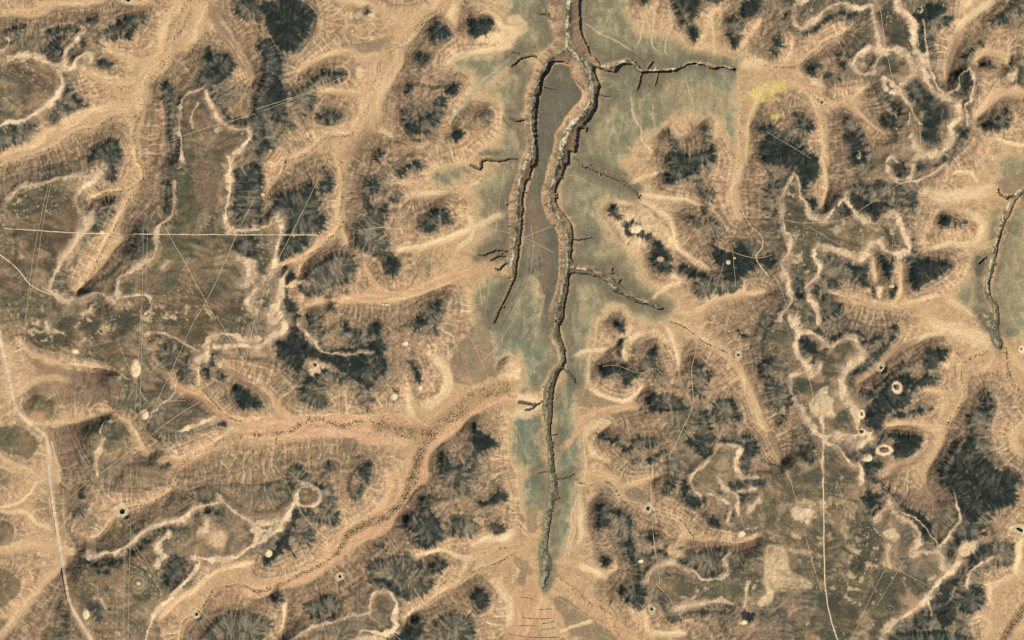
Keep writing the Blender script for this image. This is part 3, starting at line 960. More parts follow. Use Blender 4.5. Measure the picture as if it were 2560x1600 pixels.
def catmull(P, closed, n=4):
    m = len(P)
    if m < 3:
        return P
    out = []
    idx = range(m) if closed else range(m - 1)
    for i in idx:
        if closed:
            a, b, c, d = P[(i - 1) % m], P[i], P[(i + 1) % m], P[(i + 2) % m]
        else:
            a, b, c, d = P[max(i - 1, 0)], P[i], P[i + 1], P[min(i + 2, m - 1)]
        for k in range(n):
            t = k / n
            out.append(0.5 * ((2 * b) + (c - a) * t + (2 * a - 5 * b + 4 * c - d) * t * t + (3 * b - a - 3 * c + d) * t ** 3))
    if not closed:
        out.append(P[-1])
    return np.array(out)

# ------------------------------------------------------------------ grid and noise
DU = 0.75
MARG = 24.0
xs = np.arange(-MARG, 968 + MARG + DU, DU, dtype=np.float32)
ys = np.arange(-MARG, 605 + MARG + DU, DU, dtype=np.float32)
NX, NY = len(xs), len(ys)
X, Y = np.meshgrid(xs, ys)

def vnoise(x, y, seed):
    xi = np.floor(x); yi = np.floor(y)
    fx = x - xi; fy = y - yi
    xi = xi.astype(np.int64) & 255; yi = yi.astype(np.int64) & 255
    rs = np.random.RandomState(seed)
    tab = rs.rand(256, 256).astype(np.float32)
    fx = fx * fx * (3 - 2 * fx); fy = fy * fy * (3 - 2 * fy)
    x1 = (xi + 1) & 255; y1 = (yi + 1) & 255
    a = tab[yi, xi]; b = tab[yi, x1]; c = tab[y1, xi]; d = tab[y1, x1]
    return (a + (b - a) * fx) * (1 - fy) + (c + (d - c) * fx) * fy

def fbm(x, y, wl, seed, octs=4, gain=0.5):
    s = 0.0; a = 1.0; t = 0.0
    for o in range(octs):
        s = s + a * vnoise(x / wl + 37.3 * o + 100, y / wl + 11.7 * o + 100, seed + o)
        t += a; a *= gain; wl *= 0.5
    return (s / t).astype(np.float32)

def sstep(a, b, x):
    t = np.clip((x - a) / (b - a), 0, 1)
    return t * t * (3 - 2 * t)

def mix(c, c2, a):
    return c + (c2 - c) * a[..., None]

def blur(a, n=1):
    for _ in range(n):
        p = np.pad(a, 1, mode='edge')
        a = (p[:-2, 1:-1] + p[2:, 1:-1] + 2 * p[1:-1, 1:-1]) * 0.25
        p = np.pad(a, 1, mode='edge')
        a = (p[1:-1, :-2] + p[1:-1, 2:] + 2 * p[1:-1, 1:-1]) * 0.25
    return a

n8 = fbm(X, Y, 9, 1, 4)
n8b = fbm(X, Y, 9, 5, 4)
XW = X + (n8 - 0.5) * 4.2
YW = Y + (n8b - 0.5) * 4.2
f3 = fbm(X, Y, 3.2, 15, 2); f3b = fbm(X, Y, 3.2, 17, 2)
XS = X + (n8 - 0.5) * 2.4 + (f3 - 0.5) * 1.0
YS = Y + (n8b - 0.5) * 2.4 + (f3b - 0.5) * 1.0
XW = XW + (f3 - 0.5) * 1.6
YW = YW + (f3b - 0.5) * 1.6

def bbox(P, pad):
    x0 = int(max(0, (P[:, 0].min() - pad + MARG) / DU)); x1 = int(min(NX, (P[:, 0].max() + pad + MARG) / DU + 2))
    y0 = int(max(0, (P[:, 1].min() - pad + MARG) / DU)); y1 = int(min(NY, (P[:, 1].max() + pad + MARG) / DU + 2))
    return slice(y0, max(y0, y1)), slice(x0, max(x0, x1))

def inside(P, gx, gy, pad=5):
    sl = bbox(P, pad)
    x = gx[sl]; y = gy[sl]
    m = np.zeros(x.shape, bool)
    if m.size == 0:
        return sl, m
    q = np.roll(P, -1, 0)
    for (ax, ay), (bx, by) in zip(P, q):
        if ay == by:
            continue
        c = ((y < ay) != (y < by))
        c &= x < (bx - ax) * (y - ay) / (by - ay) + ax
        m ^= c
    return sl, m

def line_dist(P, R, gx, gy, D, W=None, w0=1.0, S=None, N=None, ID=None, iid=0):
    """Keep in D the least distance to the polyline divided by its half width w0."""
    s = 0.0
    for i in range(len(P) - 1):
        a = P[i]; b = P[i + 1]
        L = math.hypot(*(b - a))
        if L < 1e-6:
            continue
        sl = bbox(np.array([a, b]), R + 4)
        x = gx[sl] - a[0]; y = gy[sl] - a[1]
        if x.size == 0:
            s += L
            continue
        ux, uy = (b - a) / L
        t = np.clip(x * ux + y * uy, 0, L)
        dx = x - t * ux; dy = y - t * uy
        d = np.sqrt(dx * dx + dy * dy) / w0
        v = D[sl]
        k = d < v
        v[k] = d[k]
        if S is not None:
            S[sl][k] = (s + t)[k]
        if N is not None:
            N[sl][k] = (x * uy - y * ux)[k]
        if ID is not None:
            ID[sl][k] = iid
        s += L

def edt(mask, K=40):
    """distance (grid cells) to the nearest cell where mask is False, capped at K, and that cell's indices"""
    h, w = mask.shape
    ix = np.arange(w)[None, :] + np.zeros((h, 1), int)
    l = np.maximum.accumulate(np.where(~mask, ix, -10 ** 6), axis=1)
    r = np.minimum.accumulate(np.where(~mask, ix, 10 ** 6)[:, ::-1], axis=1)[:, ::-1]
    use_l = (ix - l) <= (r - ix)
    src = np.where(use_l, l, r)
    g = np.minimum(np.abs(ix - src), K + 1).astype(np.float32)
    best = g * g; bi = src.copy(); bj = np.arange(h)[:, None] + np.zeros((1, w), int)
    for k in range(1, K + 1):
        for sgn in (-1, 1):
            if sgn < 0:
                c = g[:-k] ** 2 + k * k
                t = best[k:]; m = c < t
                t[m] = c[m]; bi[k:][m] = src[:-k][m]; bj[k:][m] = (np.arange(h - k)[:, None] + np.zeros((1, w), int))[m]
            else:
                c = g[k:] ** 2 + k * k
                t = best[:-k]; m = c < t
                t[m] = c[m]; bi[:-k][m] = src[k:][m]; bj[:-k][m] = (np.arange(k, h)[:, None] + np.zeros((1, w), int))[m]
    return np.minimum(np.sqrt(best), K), np.clip(bi, 0, w - 1), bj

def wander(Q, amp):
    seg = np.sqrt((np.diff(Q, axis=0) ** 2).sum(1)); s = np.concatenate([[0], np.cumsum(seg)])
    n = max(3, int(s[-1] / 2.0)); t = np.linspace(0, s[-1], n)
    x = np.interp(t, s, Q[:, 0]); y = np.interp(t, s, Q[:, 1])
    k = Q[0, 0]
    x = x + (fbm(t + k, t * 0 + k, 11, 601, 3) - 0.5) * amp * 3; y = y + (fbm(t + k, t * 0 + k, 11, 611, 3) - 0.5) * amp * 3
    return np.stack([x, y], -1)
BIG = 99.0
def new(v=BIG):
    return np.full((NY, NX), v, np.float32)

# ------------------------------------------------------------------ rasterise the survey
vD, vS, vN = new(), new(0), new(0)
vID = np.zeros((NY, NX), np.int16)
vlist = []
wD = new()
rD, rN, rS = new(), new(0), new(0)
rlist = []
cD = new()
tD = new(); xD = new()
Dm = new(0); Pm = new(0); Gm = new(0); Im = new(0); Cm = new(0); Sm = new(0)
Hm = new(0); hD = new()
patches = []; spots = []; tracks = []; roads = []; bunds = []
for kind, a, P in FEAT:
    if kind == 'V':
        Q = catmull(P, False)
        vlist.append((float(a[0]), a[1], int(a[2]), Q))
        Q = Q if float(a[0]) > 1.7 else wander(Q, 1.6)
        line_dist(Q, float(a[0]) * 2.2 + 2, XS, YS, vD, w0=float(a[0]), S=vS, N=vN, ID=vID, iid=len(vlist) - 1)
    elif kind == 'W':
        line_dist(catmull(P, False), float(a[0]) * 3 + 2, XW, YW, wD, w0=float(a[0]))
    elif kind == 'R':
        Q = catmull(P, False)
        rlist.append((float(a[0]), Q))
        line_dist(Q, float(a[0]) * 3 + 2, XS, YS, rD, w0=float(a[0]), S=rS, N=rN)
    elif kind == 'c':
        Q = wander(catmull(P, False), 0.9)
        nq = len(Q)
        for q_ in range(nq - 1):
            tt = min(q_ + 0.5, nq - 0.5 - q_) / max(nq * 0.45, 1)
            line_dist(Q[q_:q_ + 2], 6, XS, YS, cD, w0=float(a[0]) * min(1.0, 0.45 + 0.75 * tt))
    elif kind == 'D':
        sl, m = inside(catmull(P, True), XW, YW)
        Dm[sl] = np.where(m, np.maximum(Dm[sl], float(a[0])), Dm[sl])
    elif kind == 'P':
        sl, m = inside(catmull(P, True), XW, YW)
        Pm[sl] = np.where(m, np.maximum(Pm[sl], float(a[0])), Pm[sl])
    elif kind == 'G':
        sl, m = inside(catmull(P, True), XW, YW)
        Gm[sl] = np.where(m, np.maximum(Gm[sl], float(a[0])), Gm[sl])
    elif kind == 'I':
        sl, m = inside(catmull(P, True, 2), XS, YS)
        Im[sl] = np.where(m, 1, Im[sl])
    elif kind == 'S':
        sl, m = inside(catmull(P, True), XS, YS)
        Sm[sl] = np.where(m, 1, Sm[sl])
    elif kind == 'C':
        sl, m = inside(catmull(P, True, 3), XS, YS)
        Cm[sl] = np.where(m, np.maximum(Cm[sl], float(a[0])), Cm[sl])
    elif kind == 'K':
        patches.append((a[0], catmull(P, True)))
    elif kind == 'O':
        spots.append((a[0], float(a[1]), float(a[2]), float(a[3]), P[0]))
    elif kind == 'H':
        if float(a[0]) < 0.8:
            line_dist(catmull(P, False), 10, XW, YW, hD, w0=2.0)
        else:
            sl, m = inside(catmull(P, True), X, Y)
            Hm[sl] = np.where(m, min(float(a[0]), 0.9), Hm[sl])
    elif kind == 'T':
        Q = catmull(P, False, 5)
        tracks.append((float(a[0]), Q))
        line_dist(Q, 3, X, Y, tD)
    elif kind == 'X':
        Q = catmull(P, False, 6)
        roads.append(Q)
        line_dist(Q, 8, X, Y, xD)
    elif kind == 'B':
        bunds.append(catmull(P, False, 4))

cany = (Cm > 0) | (cD < 1.0)
d0_, o1, o2 = edt(~cany, 8)
nt = vnoise(o1 * DU / 1.3, o2 * DU / 1.3, 711)
nl = vnoise(o1 * DU / 9, o2 * DU / 9, 713)
cany = cany | ((~cany) & (nt > 0.86) & (d0_ * DU < 3.5 * nl * (nt - 0.5) * 2))
dC, ciC, cjC = edt(cany, 24)
dC = dC * DU
dO, oi, oj = edt(~cany, 20)
dO = dO * DU
dDin, ai, aj = edt(Dm > 0, 20)
dDout, bi_, bj_ = edt(Dm <= 0, 16)
si = np.where(Dm > 0, ai, bi_) * DU; sj = np.where(Dm > 0, aj, bj_) * DU
teeth = 0.6 * vnoise(si / 1.5, sj / 1.5, 701) + 0.4 * vnoise(si / 3.4, sj / 3.4, 703)
sD = (dDin - dDout) * DU
dGin, _, _ = edt(Gm > 0, 12)
dGout, gi_, gj_ = edt(Gm <= 0, 16)
gteeth = 0.6 * vnoise(gi_ * DU / 1.5, gj_ * DU / 1.5, 705) + 0.4 * vnoise(gi_ * DU / 4, gj_ * DU / 4, 707)
sG = (dGin - dGout) * DU
dPin, _, _ = edt(Pm > 0, 10)
dPout, _, _ = edt(Pm <= 0, 10)
sP = (dPin - dPout) * DU

# ------------------------------------------------------------------ elevation: relax between valleys, ridges and plateaus
tgt = new(0.0); fix = np.zeros((NY, NX), bool)
def setc(m, v):
    tgt[m] = v if np.isscalar(v) else v[m]
    fix[m] = True
setc((sD > 1.2), np.where(Dm >= 2, 0.70, 0.58).astype(np.float32))
setc((Pm > 0) & (sP > 0.8), np.clip(0.72 + 0.2 * Pm, 0, 0.98).astype(np.float32))
setc(wD < 0.6, 0.88)
setc(Hm > 0, (Hm * 0.42).astype(np.float32))
setc(hD < 0.7, 0.12)
setc((vD < 0.55) & (sP < -3) & (sD < -2), 0.05)
setc(Sm > 0, 0.04)
setc((Gm > 0) & (sG > 0.5) & ~((Hm > 0) | (Dm > 0)), 0.0)
setc((Im > 0) | cany | (dO < 3), 0.0)
free_t = 0.30 + 0.34 * (1 - np.abs(2 * fbm(X, Y, 42, 21, 3) - 1)) ** 2

def relax():
    u = None
    for st, it in ((16, 260), (8, 220), (4, 160), (2, 90)):
        f = fix[::st, ::st]; t = tgt[::st, ::st]; g = free_t[::st, ::st]
        if u is None:
            u = g.copy()
        else:
            yy = np.clip(np.arange(f.shape[0]) / 2, 0, u.shape[0] - 1); xx = np.clip(np.arange(f.shape[1]) / 2, 0, u.shape[1] - 1)
            y0 = np.floor(yy).astype(int); x0 = np.floor(xx).astype(int)
            y1 = np.minimum(y0 + 1, u.shape[0] - 1); x1 = np.minimum(x0 + 1, u.shape[1] - 1)
            fy = (yy - y0)[:, None]; fx = (xx - x0)[None]
            u = (u[y0][:, x0] * (1 - fx) + u[y0][:, x1] * fx) * (1 - fy) + (u[y1][:, x0] * (1 - fx) + u[y1][:, x1] * fx) * fy
        eps = 0.0016 * st * st / 4
        for _ in range(it):
            u = np.where(f, t, u)
            p = np.pad(u, 1, mode='edge')
            a = p[:-2, 1:-1] + p[2:, 1:-1] + p[1:-1, :-2] + p[1:-1, 2:]
            u = (a + eps * g) / (4 + eps)
        u = np.where(f, t, u)
    yy = np.clip(np.arange(NY) / 2, 0, u.shape[0] - 1); xx = np.clip(np.arange(NX) / 2, 0, u.shape[1] - 1)
    y0 = np.floor(yy).astype(int); x0 = np.floor(xx).astype(int)
    y1 = np.minimum(y0 + 1, u.shape[0] - 1); x1 = np.minimum(x0 + 1, u.shape[1] - 1)
    fy = (yy - y0)[:, None]; fx = (xx - x0)[None]
    return ((u[y0][:, x0] * (1 - fx) + u[y0][:, x1] * fx) * (1 - fy) + (u[y1][:, x0] * (1 - fx) + u[y1][:, x1] * fx) * fy).astype(np.float32)
h = blur(relax(), 3)
h = h + 0.009 * np.clip(blur(sD, 2), 0, 13) * (sD > 0)
h = h.astype(np.float32)

# ------------------------------------------------------------------ water courses: particles run down the relief and carve it
rs = np.random.RandomState(7)
rough = (fbm(X, Y, 7, 31, 3) - 0.5)
def runoff(hh, n, steps):
    gy, gx = np.gradient(hh)
    px = rs.rand(n).astype(np.float32) * (NX - 3) + 1
    py = rs.rand(n).astype(np.float32) * (NY - 3) + 1
    vx = np.zeros(n, np.float32); vy = np.zeros(n, np.float32)
    acc = np.zeros(NX * NY, np.float32)
    dx_ = gx.ravel(); dy_ = gy.ravel(); hr = h.ravel()
    for k in range(steps):
        idx = (py + 0.5).astype(np.int32) * NX + (px + 0.5).astype(np.int32)
        acc += np.bincount(idx, minlength=NX * NY)
        vx = vx * 0.35 - dx_[idx] * 60; vy = vy * 0.35 - dy_[idx] * 60
        sp = np.sqrt(vx * vx + vy * vy) + 1e-6
        vx /= sp; vy /= sp
        px += vx; py += vy
        ok = (px > 1) & (px < NX - 2) & (py > 1) & (py < NY - 2) & (hr[idx] > 0.045)
        px = px[ok]; py = py[ok]; vx = vx[ok]; vy = vy[ok]
        if len(px) < 100:
            break
    return acc.reshape(NY, NX)
hf = h + 0.10 * rough * sstep(0.02, 0.15, h)
F = None
for rnd in range(3):
    A = runoff(hf, 330000 if rnd < 2 else 620000, 55)
    L_ = np.log1p(blur(A, 1))
    F = L_ if F is None else 0.35 * F + 0.65 * L_
    hf = hf - 0.016 * blur(L_, 1)
F = (F - F.mean()) / F.std()
FC = np.log1p(0.75 * A + 0.25 * blur(A, 1))
FC = (FC - FC.mean()) / FC.std()

def lic(hh, wl, seed, steps, octs=2):
    gy, gx = np.gradient(blur(hh, 2))
    m = np.sqrt(gx * gx + gy * gy) + 1e-7
    ux = (gx / m).ravel(); uy = (gy / m).ravel()
    nz = fbm(X, Y, wl, seed, octs).ravel()
    out = nz.copy(); cnt = 1
    for sg in (1, -1):
        px = (np.arange(NX)[None] + np.zeros((NY, 1))).ravel().astype(np.float32)
        py = (np.arange(NY)[:, None] + np.zeros((1, NX))).ravel().astype(np.float32)
        for k in range(steps):
            idx = (py + 0.5).astype(np.int32) * NX + (px + 0.5).astype(np.int32)
            px = np.clip(px + sg * ux[idx], 0, NX - 2); py = np.clip(py + sg * uy[idx], 0, NY - 2)
            idx = (py + 0.5).astype(np.int32) * NX + (px + 0.5).astype(np.int32)
            out += nz[idx]; cnt += 1
    out = out.reshape(NY, NX) / cnt
    out = (out - out.mean()) / out.std()
    return np.clip(out * 0.25 + 0.5, 0, 1).astype(np.float32)
hl = h + 0.02 * rough
L1 = lic(hl, 1.8, 51, 5)
L2 = lic(hl, 4.5, 61, 11)
L4 = lic(h + 0.012 * np.clip(blur(sD, 2), -12, 16) + 0.008 * rough, 1.25, 67, 9, 1)
L3 = lic(h + 0.05 * rough, 1.2, 65, 3, 1)

# ------------------------------------------------------------------ surface colours of the ground (what the rock and soil are, plus shade painted into the side canyons)
nA = fbm(X, Y, 60, 71, 4)
nB = fbm(X, Y, 22, 81, 4)
nC = fbm(X, Y, 5, 91, 3)
nF = fbm(X, Y, 1.7, 95, 2)
hn = h + (n8 - 0.5) * 0.05
slope_z = sstep(0.05, 0.14, h) * (1 - sstep(0.80, 0.9, h))

C = np.zeros((NY, NX, 3), np.float32)
C[:] = col(173, 140, 104)
C = mix(C, col(188, 148, 108), sstep(0.42, 0.62, nA) * 0.8)
C = mix(C, col(148, 130, 98), sstep(0.48, 0.68, nB) * 0.6)
C = mix(C, col(176, 138, 112), sstep(0.5, 0.7, fbm(X, Y, 33, 75, 3)) * 0.5)
C = mix(C, col(140, 122, 96), sstep(0.42, 0.75, hn) * 0.45)
C = mix(C, col(198, 160, 116), (1 - sstep(0.05, 0.17, hn)) * 0.85)
C = mix(C, col(154, 126, 94), sstep(0.14, 0.22, hn) * (1 - sstep(0.30, 0.38, hn)) * sstep(0.35, 0.55, nB + (L1 - 0.5) * 0.5) * 0.55)
# strata that follow the contours
st = np.sin(hn * 62 + (nA - 0.5) * 5)
C = mix(C, col(124, 112, 88), sstep(0.5, 1.0, st) * 0.30 * sstep(0.3, 0.42, hn) * sstep(0.4, 0.5, nB))
C = mix(C, col(204, 172, 130), sstep(0.7, 1.0, -st) * 0.22 * sstep(0.3, 0.45, hn))
# ragged pale skirts: gullies reach up, brown spurs reach down
lowz = sstep(0.03, 0.08, hn) * (1 - sstep(0.26, 0.42, hn))
C = mix(C, col(226, 194, 146), (1 - sstep(0.30, 0.46, L1 + (hn - 0.12) * 0.6)) * lowz * 0.30)
C = mix(C, col(132, 116, 90), sstep(0.54, 0.66, L3) * lowz * 0.25)
midz = sstep(0.3, 0.42, hn) * (1 - sstep(0.86, 0.9, h))
C = mix(C, col(112, 104, 84), sstep(0.54, 0.74, L1) * midz * 0.22)
C = mix(C, col(192, 160, 122), (1 - sstep(0.26, 0.42, L1)) * midz * 0.15)
C = mix(C, col(92, 94, 78), sstep(0.52, 0.74, L2) * sstep(0.44, 0.56, hn) * sstep(0.45, 0.6, nB) * 0.15)
# thin beds of harder and softer rock that crop out along the contours
gy_, gx_ = np.gradient(h)
gm_ = np.sqrt(gy_ ** 2 + gx_ ** 2) + 0.0008
hq = h + (n8 - 0.5) * 0.03 + (nB - 0.5) * 0.04
for lv, cc, wd_, aa, sd_ in ((0.20, (222, 188, 146), 1.4, 0.35, 1), (0.31, (204, 160, 128), 1.2, 0.4, 2), (0.40, (118, 106, 84), 1.3, 0.5, 3), (0.46, (206, 170, 134), 1.0, 0.4, 4),
                             (0.52, (100, 96, 78), 1.8, 0.55, 5), (0.585, (62, 68, 58), 2.4, 0.8, 6), (0.66, (160, 140, 112), 1.2, 0.5, 7), (0.80, (56, 62, 54), 2.2, 0.6, 8)):
    q_ = np.abs(hq - lv) / gm_
    C = mix(C, col(*cc), (1 - sstep(wd_ * 0.5, wd_ * 1.5, q_ + (nF - 0.5) * 1.2)) * aa * sstep(0.30, 0.5, vnoise(X / 18 + lv * 90, Y / 18, 800 + sd_)))
for k_ in range(14):
    lv = 0.07 + 0.043 * k_; rr_ = np.random.RandomState(900 + k_)
    q_ = np.abs(hq + 0.5 * (n8b - 0.5) * 0.03 - lv) / gm_
    cc = ((216, 180, 138), (122, 110, 84), (190, 146, 112))[k_ % 3]
    C = mix(C, col(*cc), (1 - sstep(0.5, 1.5, q_ + (nF - 0.5) * 1.4)) * (0.24 if k_ % 3 == 0 else 0.52) * sstep(0.42, 0.6, vnoise(X / 12 + k_ * 31, Y / 12 + k_ * 17, 820 + k_)))
for off, cc, aa in ((-2.6, (88, 88, 68), 0.5), (-5.2, (206, 168, 130), 0.3), (-7.6, (110, 100, 76), 0.35), (-11, (200, 164, 124), 0.25)):
    C = mix(C, col(*cc), (1 - sstep(0.3, 0.9, np.abs(sD - off + (n8 - 0.5) * 2))) * aa * sstep(0.35, 0.55, vnoise(X / 14 + off * 7, Y / 14, 850)) )
# pale sandy channels
ch = sstep(0.9, 1.9, FC) * sstep(0.05, 0.09, h) * (1 - sstep(0.42, 0.6, h))
C = mix(C, col(230, 198, 152), ch * 0.62 * sstep(0.34, 0.6, fbm(X, Y, 10, 135, 3)))
C = mix(C, col(116, 102, 78), sstep(0.60, 0.74, L3) * sstep(0.06, 0.14, h) * 0.38)
C = mix(C, col(128, 112, 86), sstep(0.52, 0.72, fbm(X, Y, 6, 137, 4)) * sstep(0.06, 0.16, h) * 0.45)
C = mix(C, col(206, 168, 126), sstep(0.60, 0.72, fbm(X, Y, 5, 139, 4)) * sstep(0.04, 0.12, h) * 0.35)
dv = (1 - sstep(-1.6, -0.7, FC)) * sstep(0.12, 0.3, hn)
C = mix(C, col(122, 108, 84), dv * 0.35)
tz = np.where(Gm > 0, 0, 1) * (1 - sstep(3, 11, dGout * DU)) * sstep(0.0, 1.0, dGout)
C = mix(C, col(130, 114, 88), sstep(0.52, 0.62, gteeth) * tz * sstep(1.5, 4, dGout * DU) * 0.35)
C = mix(C, col(232, 200, 152), (1 - sstep(0.40, 0.52, gteeth)) * tz * 0.2)

# gravel flats beside the canyons
g = sstep(-6, 6, sG + (nC - 0.5) * 2 + (L1 - 0.5) * 5) * np.clip(1 - sstep(0.04, 0.12, h), 0, 1)
gc = np.zeros_like(C); gc[:] = col(156, 140, 105)
gc = mix(gc, col(134, 130, 102), sstep(0.35, 0.65, fbm(X, Y * 0.5, 60, 101, 3)) * 0.85)
gc = mix(gc, col(138, 124, 96), sstep(0.5, 0.68, fbm(X, Y, 50, 111, 3)) * 0.6)
gs = new(0)
for kind, a, P in FEAT:
    if kind == 'G':
        sl, m = inside(catmull(P, True), XW, YW)
        gs[sl] = np.where(m, float(a[0]), gs[sl])
gs = blur(gs, 4) + 0.3 * sstep(300, 380, Y)
gc = mix(gc, col(112, 130, 108), blur(np.clip((gs - 0.92) * 2.0, 0, 0.55), 6))
gc = mix(gc, col(186, 170, 130), sstep(0.55, 0.8, L2) * 0.3)
gc = mix(gc, col(200, 174, 128), (1 - sstep(1, 9, sG + (nB - 0.5) * 8 + (L1 - 0.5) * 6)) * 0.75)
gf = fbm(X * 1.3 + (nB - 0.5) * 20, Y * 0.28, 4, 103, 3)
gc = mix(gc, col(190, 170, 128), sstep(0.55, 0.75, gf) * 0.35)
gc = mix(gc, col(112, 112, 90), sstep(0.55, 0.75, 1 - gf) * 0.25)
C = C + (gc - C) * g[..., None]
ic = np.zeros_like(C); ic[:] = col(120, 114, 94)
ic = mix(ic, col(146, 128, 102), sstep(0.4, 0.65, nB) * 0.6)
ic = mix(ic, col(112, 106, 88), sstep(0.5, 0.7, fbm(X * 1.6, Y * 0.35, 14, 121, 3)) * 0.5)
ic = mix(ic, col(158, 138, 110), sstep(0.6, 0.72, fbm(X * 2.2 + (nB - 0.5) * 9, Y * 0.25, 6, 123, 4)) * 0.5)
ic = mix(ic, col(92, 86, 72), sstep(0.58, 0.7, fbm(X, Y, 10, 125, 4)) * 0.5)
C = mix(C, ic, blur(Im, 1))
rl = 1 - np.abs(2 * fbm(X * 1.2 + (nB - 0.5) * 16, Y * 0.6 + (nA - 0.5) * 20, 16, 127, 4) - 1)
C = mix(C, col(204, 176, 132), sstep(0.93, 0.98, rl) * (1 - sstep(0.2, 0.4, h)) * 0.22)
rl2 = 1 - np.abs(2 * fbm(X + (nC - 0.5) * 5, Y + (n8 - 0.5) * 5, 9, 129, 4) - 1)
C = mix(C, col(212, 180, 140), sstep(0.92, 0.98, rl2) * sstep(0.05, 0.12, h) * (1 - sstep(0.6, 0.7, h)) * 0.35)
rim = (1 - sstep(2, 14, dO + (nB - 0.5) * 12)) * (~cany) * sstep(0, 1, g + Im)
C = mix(C, col(116, 107, 86), rim * 0.72)
C = mix(C, col(84, 82, 66), (1 - sstep(0.2, 0.8, np.abs(dO - 6 - (nB - 0.5) * 8))) * sstep(0.4, 0.6, nA) * 0.4 * (~cany) * (g > 0.3))
C = mix(C, col(206, 170, 128), (hD < 1.6) * sstep(1.6, 0.6, hD) * 0.0 + (1 - sstep(0.8, 1.8, hD + (L1 - 0.5) * 2)) * 0.6)

KC = dict(g=(134, 118, 94), d=(98, 95, 70), k=(90, 94, 78), b=(140, 114, 90), o=(194, 146, 108), y=(222, 196, 114),
          p=(222, 188, 142), w=(232, 202, 156), t=(196, 162, 122))
# fringes of pale wash round the pale hills
# plateau tops: dark desert pavement with pale hollows
pa = sstep(-2.0, 2.0, sP + (nC - 0.5) * 5)
ps = blur(Pm, 3)
wx_ = (fbm(X, Y, 34, 177, 2) - 0.5) * 60; wy_ = (fbm(X, Y, 34, 179, 2) - 0.5) * 60
lx = fbm(X * 0.30 + Y * 0.16 + wx_ * 0.3, Y * 1.1 - X * 0.2 + wy_ * 0.6, 3.6, 171, 4)
ly = fbm(X * 1.0 - Y * 0.3 + wy_ * 0.5, Y * 0.35 + X * 0.3 + wx_ * 0.3, 5, 173, 4)
pq = fbm(X, Y, 19, 141, 5)
pc = np.zeros_like(C); pc[:] = col(138, 118, 86)
pc = mix(pc, col(110, 100, 74), sstep(0.40, 0.62, nB))
pc = mix(pc, col(80, 83, 66), sstep(0.42, 0.60, fbm(X, Y, 15, 131, 5) + 0.10 * (ps - 1)) * 0.8)
pc = mix(pc, col(172, 144, 110), sstep(0.54, 0.68, pq) * 0.75)
pc = mix(pc, col(118, 88, 66), sstep(0.48, 0.62, fbm(X, Y, 36, 167, 4)) * 0.5 * (1 - sstep(330, 420, X)))
pc = mix(pc, col(68, 76, 64), sstep(0.50, 0.66, lx) * 0.5)
pc = mix(pc, col(176, 150, 116), sstep(0.52, 0.70, 1 - lx) * 0.3)
pc = mix(pc, col(96, 92, 72), sstep(0.55, 0.75, ly) * 0.4)
spn = fbm(X, Y, 1.3, 151, 1)
sp = 0.8 * sstep(0.76, 0.86, spn) * sstep(0.50, 0.62, fbm(X, Y, 24, 161, 4))
pc = mix(pc, col(60, 65, 55), np.clip(ps - 1.35, 0, 0.6) * sstep(0.35, 0.5, 1 - pq))
pc = mix(pc, col(216, 188, 146), sp * 0.7)
pc = mix(pc, col(206, 178, 136), sstep(0.62, 0.7, fbm(X * 0.8 + Y * 0.4, Y - X * 0.4, 6, 163, 3)) * sstep(0.5, 0.62, fbm(X, Y, 30, 165, 3)) * 0.7)
C = mix(C, pc, pa * np.clip(0.45 + 0.42 * ps, 0, 0.92))
def lay_patches(PASS):
    for code, P in patches:
        if code in 'pw' and PASS == 1 or code not in 'pw' and PASS == 2:
            continue
        sl, m = inside(P, XW, YW, 8)
        ms = blur(m.astype(np.float32), 4 if code in 'gdkbot' else 3)
        if code in 'yw':
            ms = ms * sstep(0.2, 0.4, nC[sl] + (ms - 0.5))
        if code in 'kdgb':
            ms = sstep(0.2, 0.8, ms + (pq[sl] - 0.5) * 1.8 * np.minimum(ms, 1 - ms) * 4 + (nC[sl] - 0.5) * 0.4 * (ms > 0))
        if code == 'p' and pa[sl].mean() > 0.3:
            ms = ms * sstep(0.30, 0.62, 0.5 * pq[sl] + 0.5 * lx[sl] + 0.12) * 0.85
        if PASS == 2:
            ms = ms * (1 - 0.95 * da0[sl])
        C[sl] = mix(C[sl], col(*KC[code]), ms * (0.9 if code in 'p' else 0.5 if code == 'k' else 0.8) * (0.8 + 0.4 * (nC[sl] - 0.5)))
lay_patches(1)
# dark varnished slopes with fingered edges
fing = sD + 1.0 + (teeth - 0.5) * 7.0 + (L3 - 0.5) * 2.0
wd0 = np.choose(np.clip(Dm, 0, 3).astype(int), [2.0, 3.6, 2.6, 1.0]).astype(np.float32)
da0 = sstep(-1.0, blur(wd0, 3), sD + 1.6 + 1.3 * (blur(Dm, 4) > 2.0) + (teeth - 0.5) * 6.0 + (L4 - 0.5) * 5.0)
eld = sstep(0.57, 0.61, hq + (L1 - 0.5) * 0.14 + (L3 - 0.5) * 0.06) * (1 - sstep(-1, 2, sP)) * np.clip(0.25 + (nB - 0.45) * 3.5, 0.0, 0.85)
da = np.maximum(da0, eld)
ds = np.clip(blur(np.where(Dm > 0, Dm, 0), 2), 0, 3)
ds = np.where(Dm > 0, np.maximum(ds, Dm * 0.85), np.maximum(ds, 1.2))
ds = ds + 0.9 * (1 - sstep(0.5, 4.0, np.abs(sD - 1))) * (ds < 2.4)
nE = fbm(X, Y, 11, 709, 3)
ds = np.clip(ds + (nE - 0.5) * 2.0, 0.4, 3.2)
ds = ds * (0.55 + 0.45 * da0)
dc = np.zeros_like(C); dc[:] = col(110, 110, 91)
dc = mix(dc, col(76, 84, 74), sstep(1.1, 2.0, ds))
dc = mix(dc, col(47, 58, 53), sstep(2.0, 3.0, ds))
